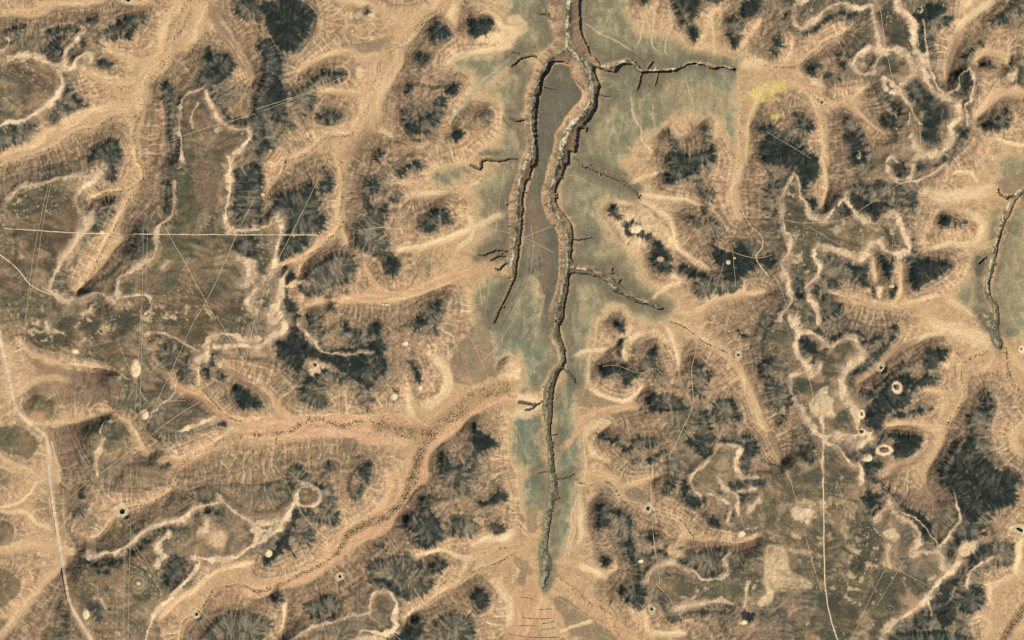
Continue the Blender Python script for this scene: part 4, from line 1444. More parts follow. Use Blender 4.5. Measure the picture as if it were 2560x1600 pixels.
edgez = 1 - sstep(3, 8, sD)
stre = np.maximum(sstep(0.50, 0.66, L4), sstep(0.5, 0.6, teeth) * edgez)
dc = mix(dc, col(156, 134, 106), np.maximum(1 - sstep(0.32, 0.54, L1), (1 - sstep(0.34, 0.46, teeth)) * edgez) * np.clip(0.62 - 0.17 * ds, 0.05, 1))
dc = mix(dc, col(40, 54, 46), stre * 0.5)
dc = mix(dc, col(160, 138, 112), (1 - sstep(0.32, 0.46, L4)) * np.clip(0.6 - 0.17 * ds, 0.04, 0.45))
dc = mix(dc, col(38, 47, 43), sstep(0.56, 0.70, L4) * 0.35)
dc = mix(dc, col(150, 128, 102), sstep(1.3, 2.6, F) * 0.30)
C = mix(C, dc, da * np.clip(0.80 + 0.09 * ds, 0, 1))
lay_patches(2)
# dark lines under the white ledges, then the ledges
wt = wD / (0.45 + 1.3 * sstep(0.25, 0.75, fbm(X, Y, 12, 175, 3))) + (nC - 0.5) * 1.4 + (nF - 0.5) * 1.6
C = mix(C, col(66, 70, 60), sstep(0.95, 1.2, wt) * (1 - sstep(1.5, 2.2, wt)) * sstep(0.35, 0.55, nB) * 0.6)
wa = 1 - sstep(0.55, 1.3, wt)
C = mix(C, col(186, 156, 122), (1 - sstep(1.0, 2.8, wt + (nB - 0.5) * 3)) * 0.5)
wc = np.zeros_like(C); wc[:] = col(222, 190, 150)
wc = mix(wc, col(188, 156, 126), sstep(0.5, 0.7, nC) * 0.6)
wc = mix(wc, col(232, 204, 160), sstep(0.55, 0.75, nB) * 0.6)
C = mix(C, wc, wa * (0.45 + 0.45 * sstep(0.35, 0.6, fbm(X, Y, 8, 185, 2))))

# sandy beds
VC = dict(t=(206, 170, 127), o=(205, 163, 121), p=(224, 192, 146), b=(156, 128, 100), y=(212, 184, 128), g=(158, 154, 126))
vcol = np.array([col(*VC[v[1]]) for v in vlist], np.float32)
vveg = np.array([v[2] for v in vlist], np.float32)
vwid = np.array([v[0] for v in vlist], np.float32)
vlen = np.array([np.sqrt((np.diff(v[3], axis=0) ** 2).sum(1)).sum() for v in vlist], np.float32)
vend = np.minimum(vS, vlen[vID] - vS) / np.maximum(vwid[vID] * 2.5, 4)
va = (1 - sstep(0.4, 1.6, vD + (nC - 0.5) * 1.1 + (n8 - 0.5) * 0.4)) * sstep(-0.4, 1.0, vend) * np.where(vwid[vID] < 1.3, 0.65, 1.0)
vc = vcol[vID]
braid = fbm(vS * 0.12 + vID * 17.0, vN * 1.0 + (n8 - 0.5) * 6, 2.2, 191, 3)
vc = vc * (1 + (braid[..., None] - 0.5) * 0.42)
vc = mix(vc, col(232, 200, 152), sstep(0.58, 0.72, braid) * 0.35)
vc = mix(vc, col(150, 130, 98), sstep(0.5, 0.68, fbm(vS * 0.3, vN, 4, 201, 2)) * (vveg[vID] > 1) * 0.4)
C = mix(C, vc, va * 0.85)
sa = sstep(0.35, 0.65, blur(Sm, 2))
sc_ = np.zeros_like(C); sc_[:] = col(209, 163, 123)
sb = fbm(vS * 0.12, vN * 0.8 + (n8 - 0.5) * 8, 3, 211, 3)
sc_ = mix(sc_, col(224, 186, 138), sstep(0.5, 0.7, sb) * 0.6)
sc_ = mix(sc_, col(186, 142, 108), sstep(0.5, 0.3, sb) * 0.0 + (1 - sstep(0.3, 0.5, sb)) * 0.5)
C = mix(C, sc_, sa * 0.8)
dens = (1 - sstep(0.4, 1.1, vD)) * (vveg[vID] >= 3) * sstep(3, 5, vwid[vID])
C = mix(C, col(150, 128, 92), dens * 0.5)

# canyon walls and floor
cw = np.zeros_like(C); cw[:] = col(172, 140, 106)
seedn = 0.6 * vnoise(ciC * DU / 1.8, cjC * DU / 1.8, 221) + 0.4 * vnoise(ciC * DU / 4.5, cjC * DU / 4.5, 223)
cw = mix(cw, col(124, 104, 80), sstep(0.45, 0.62, seedn) * 0.6)
cw = mix(cw, col(196, 160, 122), (1 - sstep(0.35, 0.5, seedn)) * 0.4)
cw = mix(cw, col(128, 112, 88), sstep(3, 8, dC) * 0.35)
cw = mix(cw, col(208, 168, 128), 0.45 * (1 - sstep(150, 260, Y)) * sstep(535, 545, X))
cw = mix(cw, col(214, 172, 132), (1 - sstep(0.8, 2.0, dC)) * 0.3 * (1 - sstep(180, 280, Y)))
cw = mix(cw, col(92, 88, 66), sstep(0.6, 0.7, nF) * 0.6)
cw = mix(cw, col(108, 98, 76), (cD < 1) * 0.7)  # narrow side canyons coloured darker, painted in place of shadow
cw = mix(cw, col(106, 102, 78), 0.6 * sstep(200, 340, Y))
C = mix(C, cw, cany.astype(np.float32))
rt = rD + (nC - 0.5) * 0.9
rc = np.zeros_like(C); rc[:] = col(196, 184, 148)
rb = fbm(rS * 0.5, rN + (n8 - 0.5) * 4, 1.1, 231, 2)
rc = mix(rc, col(76, 78, 54), sstep(0.48, 0.58, rb) * 0.85)
rc = mix(rc, col(222, 214, 186), sstep(0.60, 0.75, 1 - rb) * 0.8)
rc = mix(rc, col(104, 108, 80), 0.55 * sstep(220, 340, Y))
C = mix(C, rc, (1 - sstep(0.7, 1.3, rt)) * 0.85)
rg = (1 - sstep(1.2, 2.6, rt)) * sstep(0.9, 1.4, rt)
C = mix(C, col(120, 112, 84), rg * 0.5)

# small knolls with pale skirts
knoll = new(0)
OC = dict(w=(236, 205, 160), a=(232, 180, 118), p=(190, 162, 128), r=(170, 145, 112))
for code, rx, ry, ring, (cx_, cy_) in spots:
    sl = bbox(np.array([[cx_, cy_]]), max(rx, ry) * 2 + 4)
    q = np.sqrt(((X[sl] - cx_) / rx) ** 2 + ((Y[sl] - cy_) / ry) ** 2)
    q2 = q + (nC[sl] - 0.5) * 0.35
    a = 1 - sstep(0.85, 1.2, q2)
    base = col(*OC[code])
    C[sl] = mix(C[sl], base, a * 0.92)
    if code == 'r':
        rr = 0.5 + 0.5 * np.cos(q * 15)
        C[sl] = mix(C[sl], col(112, 100, 78), rr * a * 0.75)
        C[sl] = mix(C[sl], col(222, 190, 150), (1 - sstep(0.12, 0.22, q)) * 0.9)
        knoll[sl] = np.maximum(knoll[sl], (1 - np.clip(q, 0, 1)) * 14)
    elif ring > 0:
        C[sl] = mix(C[sl], col(92, 86, 66), (1 - sstep(ring * 0.75, ring, q2)) * 0.85)
        knoll[sl] = np.maximum(knoll[sl], (1 - sstep(ring * 0.5, ring * 1.1, q)) * 14)
    elif code == 'w' and rx > 2.2:
        knoll[sl] = np.maximum(knoll[sl], (1 - sstep(0.6, 1.1, q)) * 9)

# wheel tracks and dust beside the road
C = mix(C, col(206, 176, 138), (1 - sstep(1.2, 3.6, xD + (nC - 0.5) * 2)) * 0.7)
C = mix(C, col(196, 164, 126), (1 - sstep(3.5, 8, xD + (nB - 0.5) * 8)) * 0.35)
# fine mottling of every surface
C = C * (1 + (nF[..., None] - 0.5) * (0.26 + 0.22 * np.maximum(pa, da)[..., None]) + (nC[..., None] - 0.5) * 0.14)
lum = C.mean(-1, keepdims=True)
C = C * (lum / 0.17) ** 0.17
C = np.clip(C, 0.010, 0.75)

# ------------------------------------------------------------------ heights in metres
prof = np.interp(h, [0, 0.05, 0.12, 0.3, 0.62, 0.80, 0.87, 0.93, 1.0], [0, 0.8, 5, 20, 50, 60, 72, 76, 80]).astype(np.float32)
gul = sstep(0.08, 0.2, h) * (1 - sstep(0.78, 0.86, h))
Z = prof.copy()
for _ in range(36):                       # scree settles: nothing but the ledges stays steep
    for ax_ in (0, 1):
        d = np.diff(Z, axis=ax_)
        e = np.clip(np.abs(d) - 2.0, 0, None) * np.sign(d) * 0.35
        if ax_ == 0:
            Z[:-1] += e; Z[1:] -= e
        else:
            Z[:, :-1] += e; Z[:, 1:] -= e
Z = Z + (L1 - 0.5) * 3.2 * gul * (0.5 + 0.7 * da)
Z = Z + (teeth - 0.5) * 4.0 * edgez * sstep(-4, 0, sD) * gul
Z = Z + (L3 - 0.5) * 3.0 * gul * (0.3 + 0.9 * da)
Z = Z - np.clip(FC, -1, 3) * 1.0 * gul
Z = Z + (fbm(X, Y, 12, 241, 5) - 0.5) * 6 * sstep(0.03, 0.3, h)
Z = Z + (fbm(X, Y, 2.4, 251, 2) - 0.5) * 2.6 * (0.3 + 0.7 * sstep(0.05, 0.3, h))
Z = Z + (lx - 0.5) * 5 * pa * sstep(0.7, 0.9, h) - (ly - 0.5) * 4 * pa * sstep(0.7, 0.9, h)
rid = 1 - np.abs(2 * fbm(X + (L1 - 0.5) * 4, Y, 13, 261, 4) - 1)
Z = Z + (rid - 0.6) * 11 * sstep(0.06, 0.25, h) * (1 - 0.65 * pa)
Z = Z + wa * 2.5
Z = Z + knoll
Z = Z - 0.8 * (1 - sstep(0.5, 1.1, vD)) * (h < 0.12)
depth_c = blur(np.where(Cm > 0, Cm, 2.0), 2)
depth_c = depth_c * np.interp(Y, [140, 300, 455, 600], [1.0, 0.85, 0.6, 0.5])
cl = depth_c * 6.8
dn = dC + (seedn - 0.5) * 1.2 * sstep(1.5, 4, dC)
Zc = -(cl * sstep(0.0, 1.1, dC) + np.clip(dn - 1.1, 0, 11) * 3.2 * np.clip(depth_c / 3, 0.4, 1))
Zc = Zc - 3.0 * (1 - sstep(0.6, 1.2, rt)) + (seedn - 0.5) * 9.0 * sstep(1, 3, dC) * (1 - (rt < 1.3))
Z = np.where(cany, Zc + (nC - 0.5) * 2.5, Z)
Z = Z.astype(np.float32)

def zat(x, y):
    fx = np.clip((np.asarray(x) + MARG) / DU, 0, NX - 2); fy = np.clip((np.asarray(y) + MARG) / DU, 0, NY - 2)
    x0 = fx.astype(int); y0 = fy.astype(int); fx = fx - x0; fy = fy - y0
    return (Z[y0, x0] * (1 - fx) + Z[y0, x0 + 1] * fx) * (1 - fy) + (Z[y0 + 1, x0] * (1 - fx) + Z[y0 + 1, x0 + 1] * fx) * fy
def w2(x, y):
    return (np.asarray(x) - CX) * MU, (CY - np.asarray(y)) * MU

# level pads for the ponds
PONDS = [
    (115.5, 483.8 - 0.5, 3.9, 3.5, 0.6, 'large dark water pond with pale apron in the lower left wadi'),
    (324.7 - 484 + 159.3 + 0, 0, 0, 0, 0, ''),
]
PONDS = [
    (115.6, 483.6, 3.7, 3.2, 0.6, 'largest dark pond, on a pale apron in the lower left wadi'),
    (186.0, 580.8, 1.9, 2.0, 0.3, 'small round dark pond at the foot of the winding wadi, bottom left'),
    (321.5, 544.8, 1.8, 1.9, 0.2, 'small dark pond alone on the brown slope below the wide orange wadi'),
    (612.6, 480.8, 2.2, 2.6, -0.5, 'four-sided black pond with pale rim beside the straight track, lower middle'),
    (616.0, 575.6, 1.7, 1.9, 0.4, 'small dark pond above a green puddle near the bottom edge, right of the canyon'),
    (698.0, 335.6, 1.7, 1.6, 0.1, 'small black square pond on a white pad beside the long tan wash'),
    (776.9, 96.8, 1.6, 1.6, 0.78, 'diamond shaped black pond with white pads below the yellow soil, upper right'),
    (832.9, 347.6, 1.8, 2.0, -0.4, 'small black pond next to green shrubs between dark ridges, right side'),
    (121.3, -0.2, 3.0, 2.4, 0.2, 'dark pond cut by the top edge, upper left'),
    (963.5, 500.5, 5.0, 2.0, -0.5, 'dark pond cut by the right edge'),
]
for px_, py_, rx, ry, rot, lab in PONDS:
    sl = bbox(np.array([[px_, py_]]), 9)
    q = np.sqrt(((X[sl] - px_) / (rx + 1.5)) ** 2 + ((Y[sl] - py_) / (ry + 1.5)) ** 2)
    z0 = float(zat(px_, py_))
    a = 1 - sstep(1.0, 1.8, q)
    Z[sl] = Z[sl] * (1 - a) + z0 * a
    C[sl] = mix(C[sl], col(226, 200, 156), (1 - sstep(0.9, 1.7, q + (nC[sl] - 0.5) * 0.9)) * 0.85)
    C[sl] = mix(C[sl], col(128, 128, 92), (1 - sstep(1.0, 1.4, q)) * sstep(0.5, 0.6, nF[sl]) * 0.5)

# ------------------------------------------------------------------ materials
def ground_material(name):
    m = bpy.data.materials.new(name); m.use_nodes = True
    nt = m.node_tree; b = nt.nodes["Principled BSDF"]
    at = nt.nodes.new("ShaderNodeAttribute"); at.attribute_name = "soil"
    geo = nt.nodes.new("ShaderNodeNewGeometry")
    n1 = nt.nodes.new("ShaderNodeTexNoise"); n1.inputs["Scale"].default_value = 0.12; n1.inputs["Detail"].default_value = 5
    n2 = nt.nodes.new("ShaderNodeTexNoise"); n2.inputs["Scale"].default_value = 0.16; n2.inputs["Detail"].default_value = 3
    nt.links.new(geo.outputs["Position"], n1.inputs["Vector"]); nt.links.new(geo.outputs["Position"], n2.inputs["Vector"])
    mr = nt.nodes.new("ShaderNodeMapRange"); mr.inputs[1].default_value = 0.3; mr.inputs[2].default_value = 0.7
    mr.inputs[3].default_value = 0.74; mr.inputs[4].default_value = 1.26
    nt.links.new(n1.outputs[0], mr.inputs[0])
    mul = nt.nodes.new("ShaderNodeVectorMath"); mul.operation = 'SCALE'
    nt.links.new(at.outputs["Color"], mul.inputs[0]); nt.links.new(mr.outputs[0], mul.inputs["Scale"])
    nt.links.new(mul.outputs[0], b.inputs["Base Color"])
    bump = nt.nodes.new("ShaderNodeBump"); bump.inputs["Strength"].default_value = 0.5; bump.inputs["Distance"].default_value = 3.5
    nt.links.new(n2.outputs[0], bump.inputs["Height"]); nt.links.new(bump.outputs[0], b.inputs["Normal"])
    b.inputs["Roughness"].default_value = 0.95
    b.inputs["Specular IOR Level"].default_value = 0.1
    return m
M_ground = ground_material("desert_ground")

def plain(name, c, rough=0.9, spec=0.2, scale=0.3, var=0.15, c2=None):
    m = bpy.data.materials.new(name); m.use_nodes = True
    nt = m.node_tree; b = nt.nodes["Principled BSDF"]
    geo = nt.nodes.new("ShaderNodeNewGeometry")
    n1 = nt.nodes.new("ShaderNodeTexNoise"); n1.inputs["Scale"].default_value = scale; n1.inputs["Detail"].default_value = 4
    nt.links.new(geo.outputs["Position"], n1.inputs["Vector"])
    r = nt.nodes.new("ShaderNodeValToRGB")
    c = np.asarray(c, float); d = np.asarray(c2, float) if c2 is not None else c * (1 + var)
    r.color_ramp.elements[0].position = 0.35; r.color_ramp.elements[1].position = 0.65
    r.color_ramp.elements[0].color = (*(c * (1 - var)), 1); r.color_ramp.elements[1].color = (*d, 1)
    nt.links.new(n1.outputs[0], r.inputs[0]); nt.links.new(r.outputs[0], b.inputs["Base Color"])
    b.inputs["Roughness"].default_value = rough; b.inputs["Specular IOR Level"].default_value = spec
    return m
M_track = plain("packed_sand", col(228, 196, 152), scale=0.05)
M_road = plain("dusty_asphalt", col(204, 190, 172), scale=0.03, var=0.08)
M_verge = plain("graded_verge", col(222, 188, 146), scale=0.03)
M_tree = plain("acacia_leaves", (0.022, 0.028, 0.012), scale=0.5, var=0.4)
M_bark = plain("acacia_bark", (0.09, 0.065, 0.045), scale=2)
M_water = plain("pond_water", (0.004, 0.010, 0.008), rough=0.12, spec=0.5, scale=0.1)
M_bank = plain("pale_clay", col(226, 204, 162), scale=0.2)
M_stone = plain("field_stone", col(150, 120, 92), scale=0.5, var=0.3)
M_wall = plain("mud_plaster", col(224, 186, 140), scale=0.5)

def link(o):
    SC.collection.objects.link(o); return o
def props(o, label=None, cat=None, group=None, kind=None):
    if label: o["label"] = label
    if cat: o["category"] = cat
    if group: o["group"] = group
    if kind: o["kind"] = kind
    return o
def fast_mesh(name, V, Fa, mats, colr=None):
    me = bpy.data.meshes.new(name)
    nv, nf, k = len(V), len(Fa), Fa.shape[1]
    me.vertices.add(nv); me.vertices.foreach_set("co", np.ascontiguousarray(V, np.float32).ravel())
    me.loops.add(nf * k); me.loops.foreach_set("vertex_index", np.ascontiguousarray(Fa, np.int32).ravel())
    me.polygons.add(nf)
    me.polygons.foreach_set("loop_start", np.arange(0, nf * k, k, dtype=np.int32))
    me.polygons.foreach_set("loop_total", np.full(nf, k, np.int32))
    if colr is not None:
        at = me.attributes.new("soil", 'FLOAT_COLOR', 'POINT')
        ca = np.ones((nv, 4), np.float32); ca[:, :3] = colr
        at.data.foreach_set("color", ca.ravel())
    for m in mats:
        me.materials.append(m)
    me.update(calc_edges=True)
    return me
def ngon_mesh(name, V, Fs, mats, mi=None):
    me = bpy.data.meshes.new(name); me.from_pydata([tuple(v) for v in V], [], Fs)
    for m in mats: me.materials.append(m)
    if mi is not None: me.polygons.foreach_set("material_index", mi)
    me.update(); return me

# ------------------------------------------------------------------ the ground, in the pieces it is made of
WX, WY = w2(X, Y)
VV = np.stack([WX, WY, Z], -1).reshape(-1, 3)
CC = C.reshape(-1, 3)
lab = np.zeros((NY, NX), np.uint8)
lab[da > 0.5] = 1
lab[(pa > 0.5) & (da <= 0.5)] = 2
lab[(g > 0.5) | (Im > 0)] = 3
lab[wa > 0.5] = 4
lab[(va > 0.5) | (sa > 0.5)] = 5
lab[cany] = 6
PIECES = [
    ('ground', 'bare buff and brown gullied desert slopes between the valleys'),
    ('dark_slope', 'dark varnished ridge slopes with fingered edges'),
    ('plateau', 'olive brown stony plateau tops speckled with pale hollows'),
    ('gravel_plain', 'grey green gravel flats and tongues of rock beside the canyons'),
    ('rock_ledge', 'pale pinkish white rock ledges winding round the plateau tops'),
    ('wadi_bed', 'tan and orange sandy wadi beds branching over the desert'),
    ('canyon', 'deep branching canyon with a braided pale bed and shadowed east walls'),
]
HILLS = [
    ((600, 216, 8, 7), 'white capped knoll with a dark skirt on the pale fan right of the canyon'),
    ((581, 201, 6, 7), 'small dark oval knoll up left of the white capped one'),
    ((624, 243, 14, 16), 'fringed dark hill with a pale middle, right of the canyon'),
    ((847, 366, 6.5, 8), 'tall pale ring knoll on the black slope, right side'),
    ((814, 391, 4.5, 6), 'narrow pale ring knoll beside the black slope, right side'),
    ((835, 426, 9.5, 7), 'wide pale oval ring knoll with a dark middle, lower right'),
    ((819, 433, 6, 5), 'solid pale knoll touching the wide oval ring knoll, lower right'),
    ((132, 550.6, 9.5, 9.5), 'round hill of concentric rings in the lower left corner'),
    ((809, 557, 16, 17), 'oval stepped hill outlined in pale stone, bottom right'),
    ((38, 385, 15, 14), 'round dark olive hill right of the road, left side'),
    ((14, 417, 24, 17), 'dark olive hill left of the road, on the left edge'),
    ((480, 348, 11, 14), 'pale sandy hill on the green plain left of the canyon'),
    ((345, 11, 14, 9), 'pale ringed knoll near the top edge, left of centre'),
    ((814, 117, 10, 8), 'small isolated dark hill below the yellow soil, upper right'),
    ((299, 345, 6, 6), 'small knoll with ring marks in a pale hollow, left of centre'),
    ((869, 10, 4, 4), 'small pale ring knoll on the black slope near the top edge'),
]
for i, ((cx_, cy_, rx, ry), t) in enumerate(HILLS):
    q = ((X - cx_) / rx) ** 2 + ((Y - cy_) / ry) ** 2 + (n8 - 0.5) * 0.5
    lab[q < 1] = 20 + i
Lf = lab[:-1, :-1]
ii = (np.arange(NY - 1)[:, None] * NX + np.arange(NX - 1)[None]).astype(np.int64)
def piece(code, name, label):
    k = ii[Lf == code]
    if len(k) == 0:
        return
    Fa = np.stack([k, k + NX, k + NX + 1, k + 1], -1)
    u, inv = np.unique(Fa.ravel(), return_inverse=True)
    me = fast_mesh(name, VV[u], inv.reshape(-1, 4), [M_ground], CC[u])
    o = link(bpy.data.objects.new(name, me))
    props(o, label, None, None, 'structure')
for i, (n, t) in enumerate(PIECES):
    piece(i, n, t)
for i, (q, t) in enumerate(HILLS):
    piece(20 + i, 'hill', t)

# the desert beyond the surveyed sheet: coarse, out to the horizon
def outer():
    e0x, e1x, e0y, e1y = float(xs[0]), float(xs[-1]), float(ys[0]), float(ys[-1])
    def axis(a, b):
        inn = np.linspace(a, b, 260)
        out = [a]; s = 3.0
        while out[-1] > a - 9000:
            out.append(out[-1] - s); s *= 1.03
        lo = np.array(out[1:])[::-1]
        out = [b]; s = 3.0
        while out[-1] < b + 9000:
            out.append(out[-1] + s); s *= 1.03
        return np.concatenate([lo, inn, np.array(out[1:])]), len(lo), len(lo) + len(inn) - 1
    ax, i0, i1 = axis(e0x, e1x); ay, j0, j1 = axis(e0y, e1y)
    gx, gy = np.meshgrid(ax, ay)
    rg = 1 - np.abs(2 * fbm(gx, gy, 60, 301, 5) - 1)
    z = 75 * rg ** 1.5
    dd = np.maximum(np.maximum(e0x - gx, gx - e1x), np.maximum(e0y - gy, gy - e1y))
    zi = zat(np.clip(gx, e0x, e1x), np.clip(gy, e0y, e1y))
    t = sstep(0, 30, dd)
    z = zi * (1 - t) + z * t
    z[dd <= 0.01] = zi[dd <= 0.01] - 0.3
    c = np.zeros(gx.shape + (3,), np.float32); c[:] = col(200, 166, 124)
    c = mix(c, col(168, 139, 106), sstep(0.25, 0.5, rg)); c = mix(c, col(138, 122, 94), sstep(0.5, 0.62, rg) * 0.6)
    c = mix(c, col(70, 76, 66), sstep(0.70, 0.80, rg + (fbm(gx, gy, 9, 311, 2) - 0.5) * 0.3) * 0.85); c = mix(c, col(222, 190, 148), sstep(0.62, 0.72, fbm(gx, gy, 14, 321, 3)) * 0.4)
    V = np.stack([*w2(gx, gy), z], -1).reshape(-1, 3)
    n = len(ax)
    k = (np.arange(len(ay) - 1)[:, None] * n + np.arange(n - 1)[None])
    keep = np.ones(k.shape, bool); keep[j0:j1, i0:i1] = False
    k = k[keep]
    Fa = np.stack([k, k + n, k + n + 1, k + 1], -1)
    u, inv = np.unique(Fa.ravel(), return_inverse=True)
    o = link(bpy.data.objects.new('desert', fast_mesh('desert', V[u], inv.reshape(-1, 4), [M_ground], c.reshape(-1, 3)[u])))
    props(o, 'rolling desert hills beyond the edges of the picture', None, None, 'structure')
outer()

# ------------------------------------------------------------------ road and tracks laid on the ground
def ribbon(Q, half, lift, jit=0.0, seed=0):
    seg = np.sqrt((np.diff(Q, axis=0) ** 2).sum(1)); s = np.concatenate([[0], np.cumsum(seg)])
    n = max(2, int(s[-1] / 0.7)); t = np.linspace(0, s[-1], n)
    x = np.interp(t, s, Q[:, 0]); y = np.interp(t, s, Q[:, 1])
    if jit:
        x = x + (fbm(t, t * 0 + seed, 9, 401, 2) - 0.5) * jit; y = y + (fbm(t, t * 0 + seed, 9, 411, 2) - 0.5) * jit
    dx = np.gradient(x); dy = np.gradient(y); L = np.hypot(dx, dy) + 1e-9
    nx_, ny_ = -dy / L, dx / L
    w = half * (0.8 + 0.4 * fbm(t, t * 0 + seed, 5, 421, 2))
    rows = []
    zz = np.max([zat(x + nx_ * w * k, y + ny_ * w * k) for k in (-1.3, -0.5, 0, 0.5, 1.3)], axis=0) + lift
    zz = np.maximum(zz, np.maximum(np.roll(zz, 1), np.roll(zz, -1)) * 0.5 + zz * 0.5)
    for k in (-1, 1):
        wx, wy = w2(x + nx_ * w * k, y + ny_ * w * k)
        rows.append(np.stack([wx, wy, zz], -1))
    V = np.concatenate(rows); i = np.arange(n - 1)
    return V, np.stack([i, i + 1, i + 1 + n, i + n], -1)
TL = {}
def track_label(Q):
    mx, my = Q[:, 0].mean() / 968, Q[:, 1].mean() / 605
    L = np.hypot(*(Q[-1] - Q[0]))
    hz = 'left' if mx < 0.33 else ('middle' if mx < 0.66 else 'right')
    vt = 'upper' if my < 0.33 else ('central' if my < 0.66 else 'lower')
    dx, dy = abs(Q[-1] - Q[0])
    o = 'running across' if dx > 2.2 * dy else ('running up and down' if dy > 2.2 * dx else 'running slantwise')
    return f"thin pale wheel track {o} in the {vt} {hz} desert"
for i, (w, Q) in enumerate(tracks):
    V, Fa = ribbon(Q, w * (0.5 if w > 0.7 else 0.34), 0.5, 0.8, i * 7.7)
    o = link(bpy.data.objects.new('dirt_track', fast_mesh('dirt_track', V, Fa, [M_track])))
    props(o, track_label(Q), None, 'wheel tracks over the desert', 'structure')
Q = np.concatenate([roads[0][:-1], roads[1]])
V, Fa = ribbon(Q, 1.3, 0.45, 0, 3)
props(link(bpy.data.objects.new('road_verge', fast_mesh('road_verge', V, Fa, [M_verge]))), 'pale graded verge under the road at the left', None, None, 'structure')
V, Fa = ribbon(Q, 0.62, 0.75, 0, 3)
props(link(bpy.data.objects.new('road', fast_mesh('road', V, Fa, [M_road]))), 'pale dusty road winding down the left side', None, None, 'structure')

# ------------------------------------------------------------------ ponds
for px_, py_, rx, ry, rot, labl in PONDS:
    root = link(bpy.data.objects.new('pond', None))
    z0 = float(zat(px_, py_)); wx, wy = w2(px_, py_)
    root.location = (float(wx), float(wy), z0); root.empty_display_size = 5
    props(root, labl, 'pond')
    n = 12 if rx > 2.5 else 8
    rr = np.random.RandomState(int(px_))
    an = np.arange(n) / n * 2 * math.pi
    rad = 1 + (rr.rand(n) - 0.5) * 0.22
    sq = 1 / np.maximum(np.abs(np.cos(an)), np.abs(np.sin(an))) ** 0.6
    ex = np.cos(an) * rad * sq * rx * MU * 0.72; ey = np.sin(an) * rad * sq * ry * MU * 0.72
    ca, sa_ = math.cos(rot), math.sin(rot)
    bx = ex * ca - ey * sa_; by = ex * sa_ + ey * ca
    ring = lambda k, z: [(bx[i] * k, by[i] * k, z) for i in range(n)]
    V = ring(0.98, 0.3) + [(0, 0, 0.3)]
    o = link(bpy.data.objects.new('water', ngon_mesh('water', V, [(i, (i + 1) % n, n) for i in range(n)], [M_water]))); o.parent = root
    V = ring(0.95, -1.0) + ring(1.05, 2.4) + ring(1.15, 2.4) + ring(1.5, -1.5)
    Fs = [(k * n + i, k * n + (i + 1) % n, (k + 1) * n + (i + 1) % n, (k + 1) * n + i) for k in range(3) for i in range(n)]
    o = link(bpy.data.objects.new('embankment', ngon_mesh('embankment', V, Fs, [M_bank]))); o.parent = root

# ------------------------------------------------------------------ small mud walled yards on the orange wash
for cx_, cy_, w_, d_, rot, labl in ((362.3, 288.3, 17, 20, 0.05, 'small mud walled yard, left one of two on the orange wash'),
                                   (366.0, 288.6, 26, 19, -0.08, 'wider mud walled yard, right one of two on the orange wash'),
                                   (251.6, 372.6, 15, 11, 0.5, 'little mud walled yard where two washes part, left of the braided wadi')):
    root = link(bpy.data.objects.new('walled_yard', None)); wx, wy = w2(cx_, cy_)
    root.location = (float(wx), float(wy), float(zat(cx_, cy_)) + 0.3); root.rotation_euler = (0, 0, rot); root.empty_display_size = 4
    props(root, labl, 'yard')
    def slab(name, x0, y0, x1, y1, z0, z1, mat):
        V = [(x, y, z) for z in (z0, z1) for x, y in ((x0, y0), (x1, y0), (x1, y1), (x0, y1))]
        Fs = [(3, 2, 1, 0), (4, 5, 6, 7), (0, 1, 5, 4), (1, 2, 6, 5), (2, 3, 7, 6), (3, 0, 4, 7)]
        o = link(bpy.data.objects.new(name, ngon_mesh(name, V, Fs, [mat]))); o.parent = root
    hw, hd = w_ / 2, d_ / 2
    slab('floor', -hw, -hd, hw, hd, -1.5, 0.3, M_bank)
    slab('wall', -hw - 0.6, -hd - 0.6, hw + 0.6, -hd, -1.5, 2.0, M_wall); slab('wall', -hw - 0.6, hd, hw + 0.6, hd + 0.6, -1.5, 2.0, M_wall)
    slab('wall', -hw - 0.6, -hd, -hw, hd, -1.5, 2.0, M_wall); slab('wall', hw, -hd, hw + 0.6, hd, -1.5, 2.0, M_wall)
    slab('hut', -hw + 1, hd - 5, -hw + 6, hd - 1, 0.3, 3.2, M_wall)

# ------------------------------------------------------------------ stone bunds across the field at the canyon head
BL = ['first low bund of the terraced field, right half, below the canyon head', 'long low bund crossing the whole terraced field',
      'short right bund just under the long one', 'short left bund in the terraced field', 'right bund near the bottom edge of the terraced field',
      'longest low bund along the bottom edge of the terraced field', 'orange earth bund at the top left of the terraced field']
for i, Q in enumerate(bunds):
    seg = np.sqrt((np.diff(Q, axis=0) ** 2).sum(1)); s = np.concatenate([[0], np.cumsum(seg)])
    n = int(s[-1] / 0.5); t = np.linspace(0, s[-1], n)
    x = np.interp(t, s, Q[:, 0]); y = np.interp(t, s, Q[:, 1]); wx, wy = w2(x, y)
    z = zat(x, y); jt = np.random.RandomState(i).rand(n) * 0.6
    V = np.concatenate([np.stack([wx, wy + a, z + b], -1) for a, b in ((-2.2, -1), (-0.9, 1.6), (0.9, 1.6), (2.2, -1))])
    V[n:3 * n, 2] += np.concatenate([jt, jt])
    k = np.arange(n - 1)
    Fa = np.concatenate([np.stack([k + r * n, k + 1 + r * n, k + 1 + (r + 1) * n, k + (r + 1) * n], -1) for r in range(3)])
    o = link(bpy.data.objects.new('earth_bund', fast_mesh('earth_bund', V, Fa, [M_stone])))
    props(o, BL[i], 'bund', 'low bunds across the terraced field')

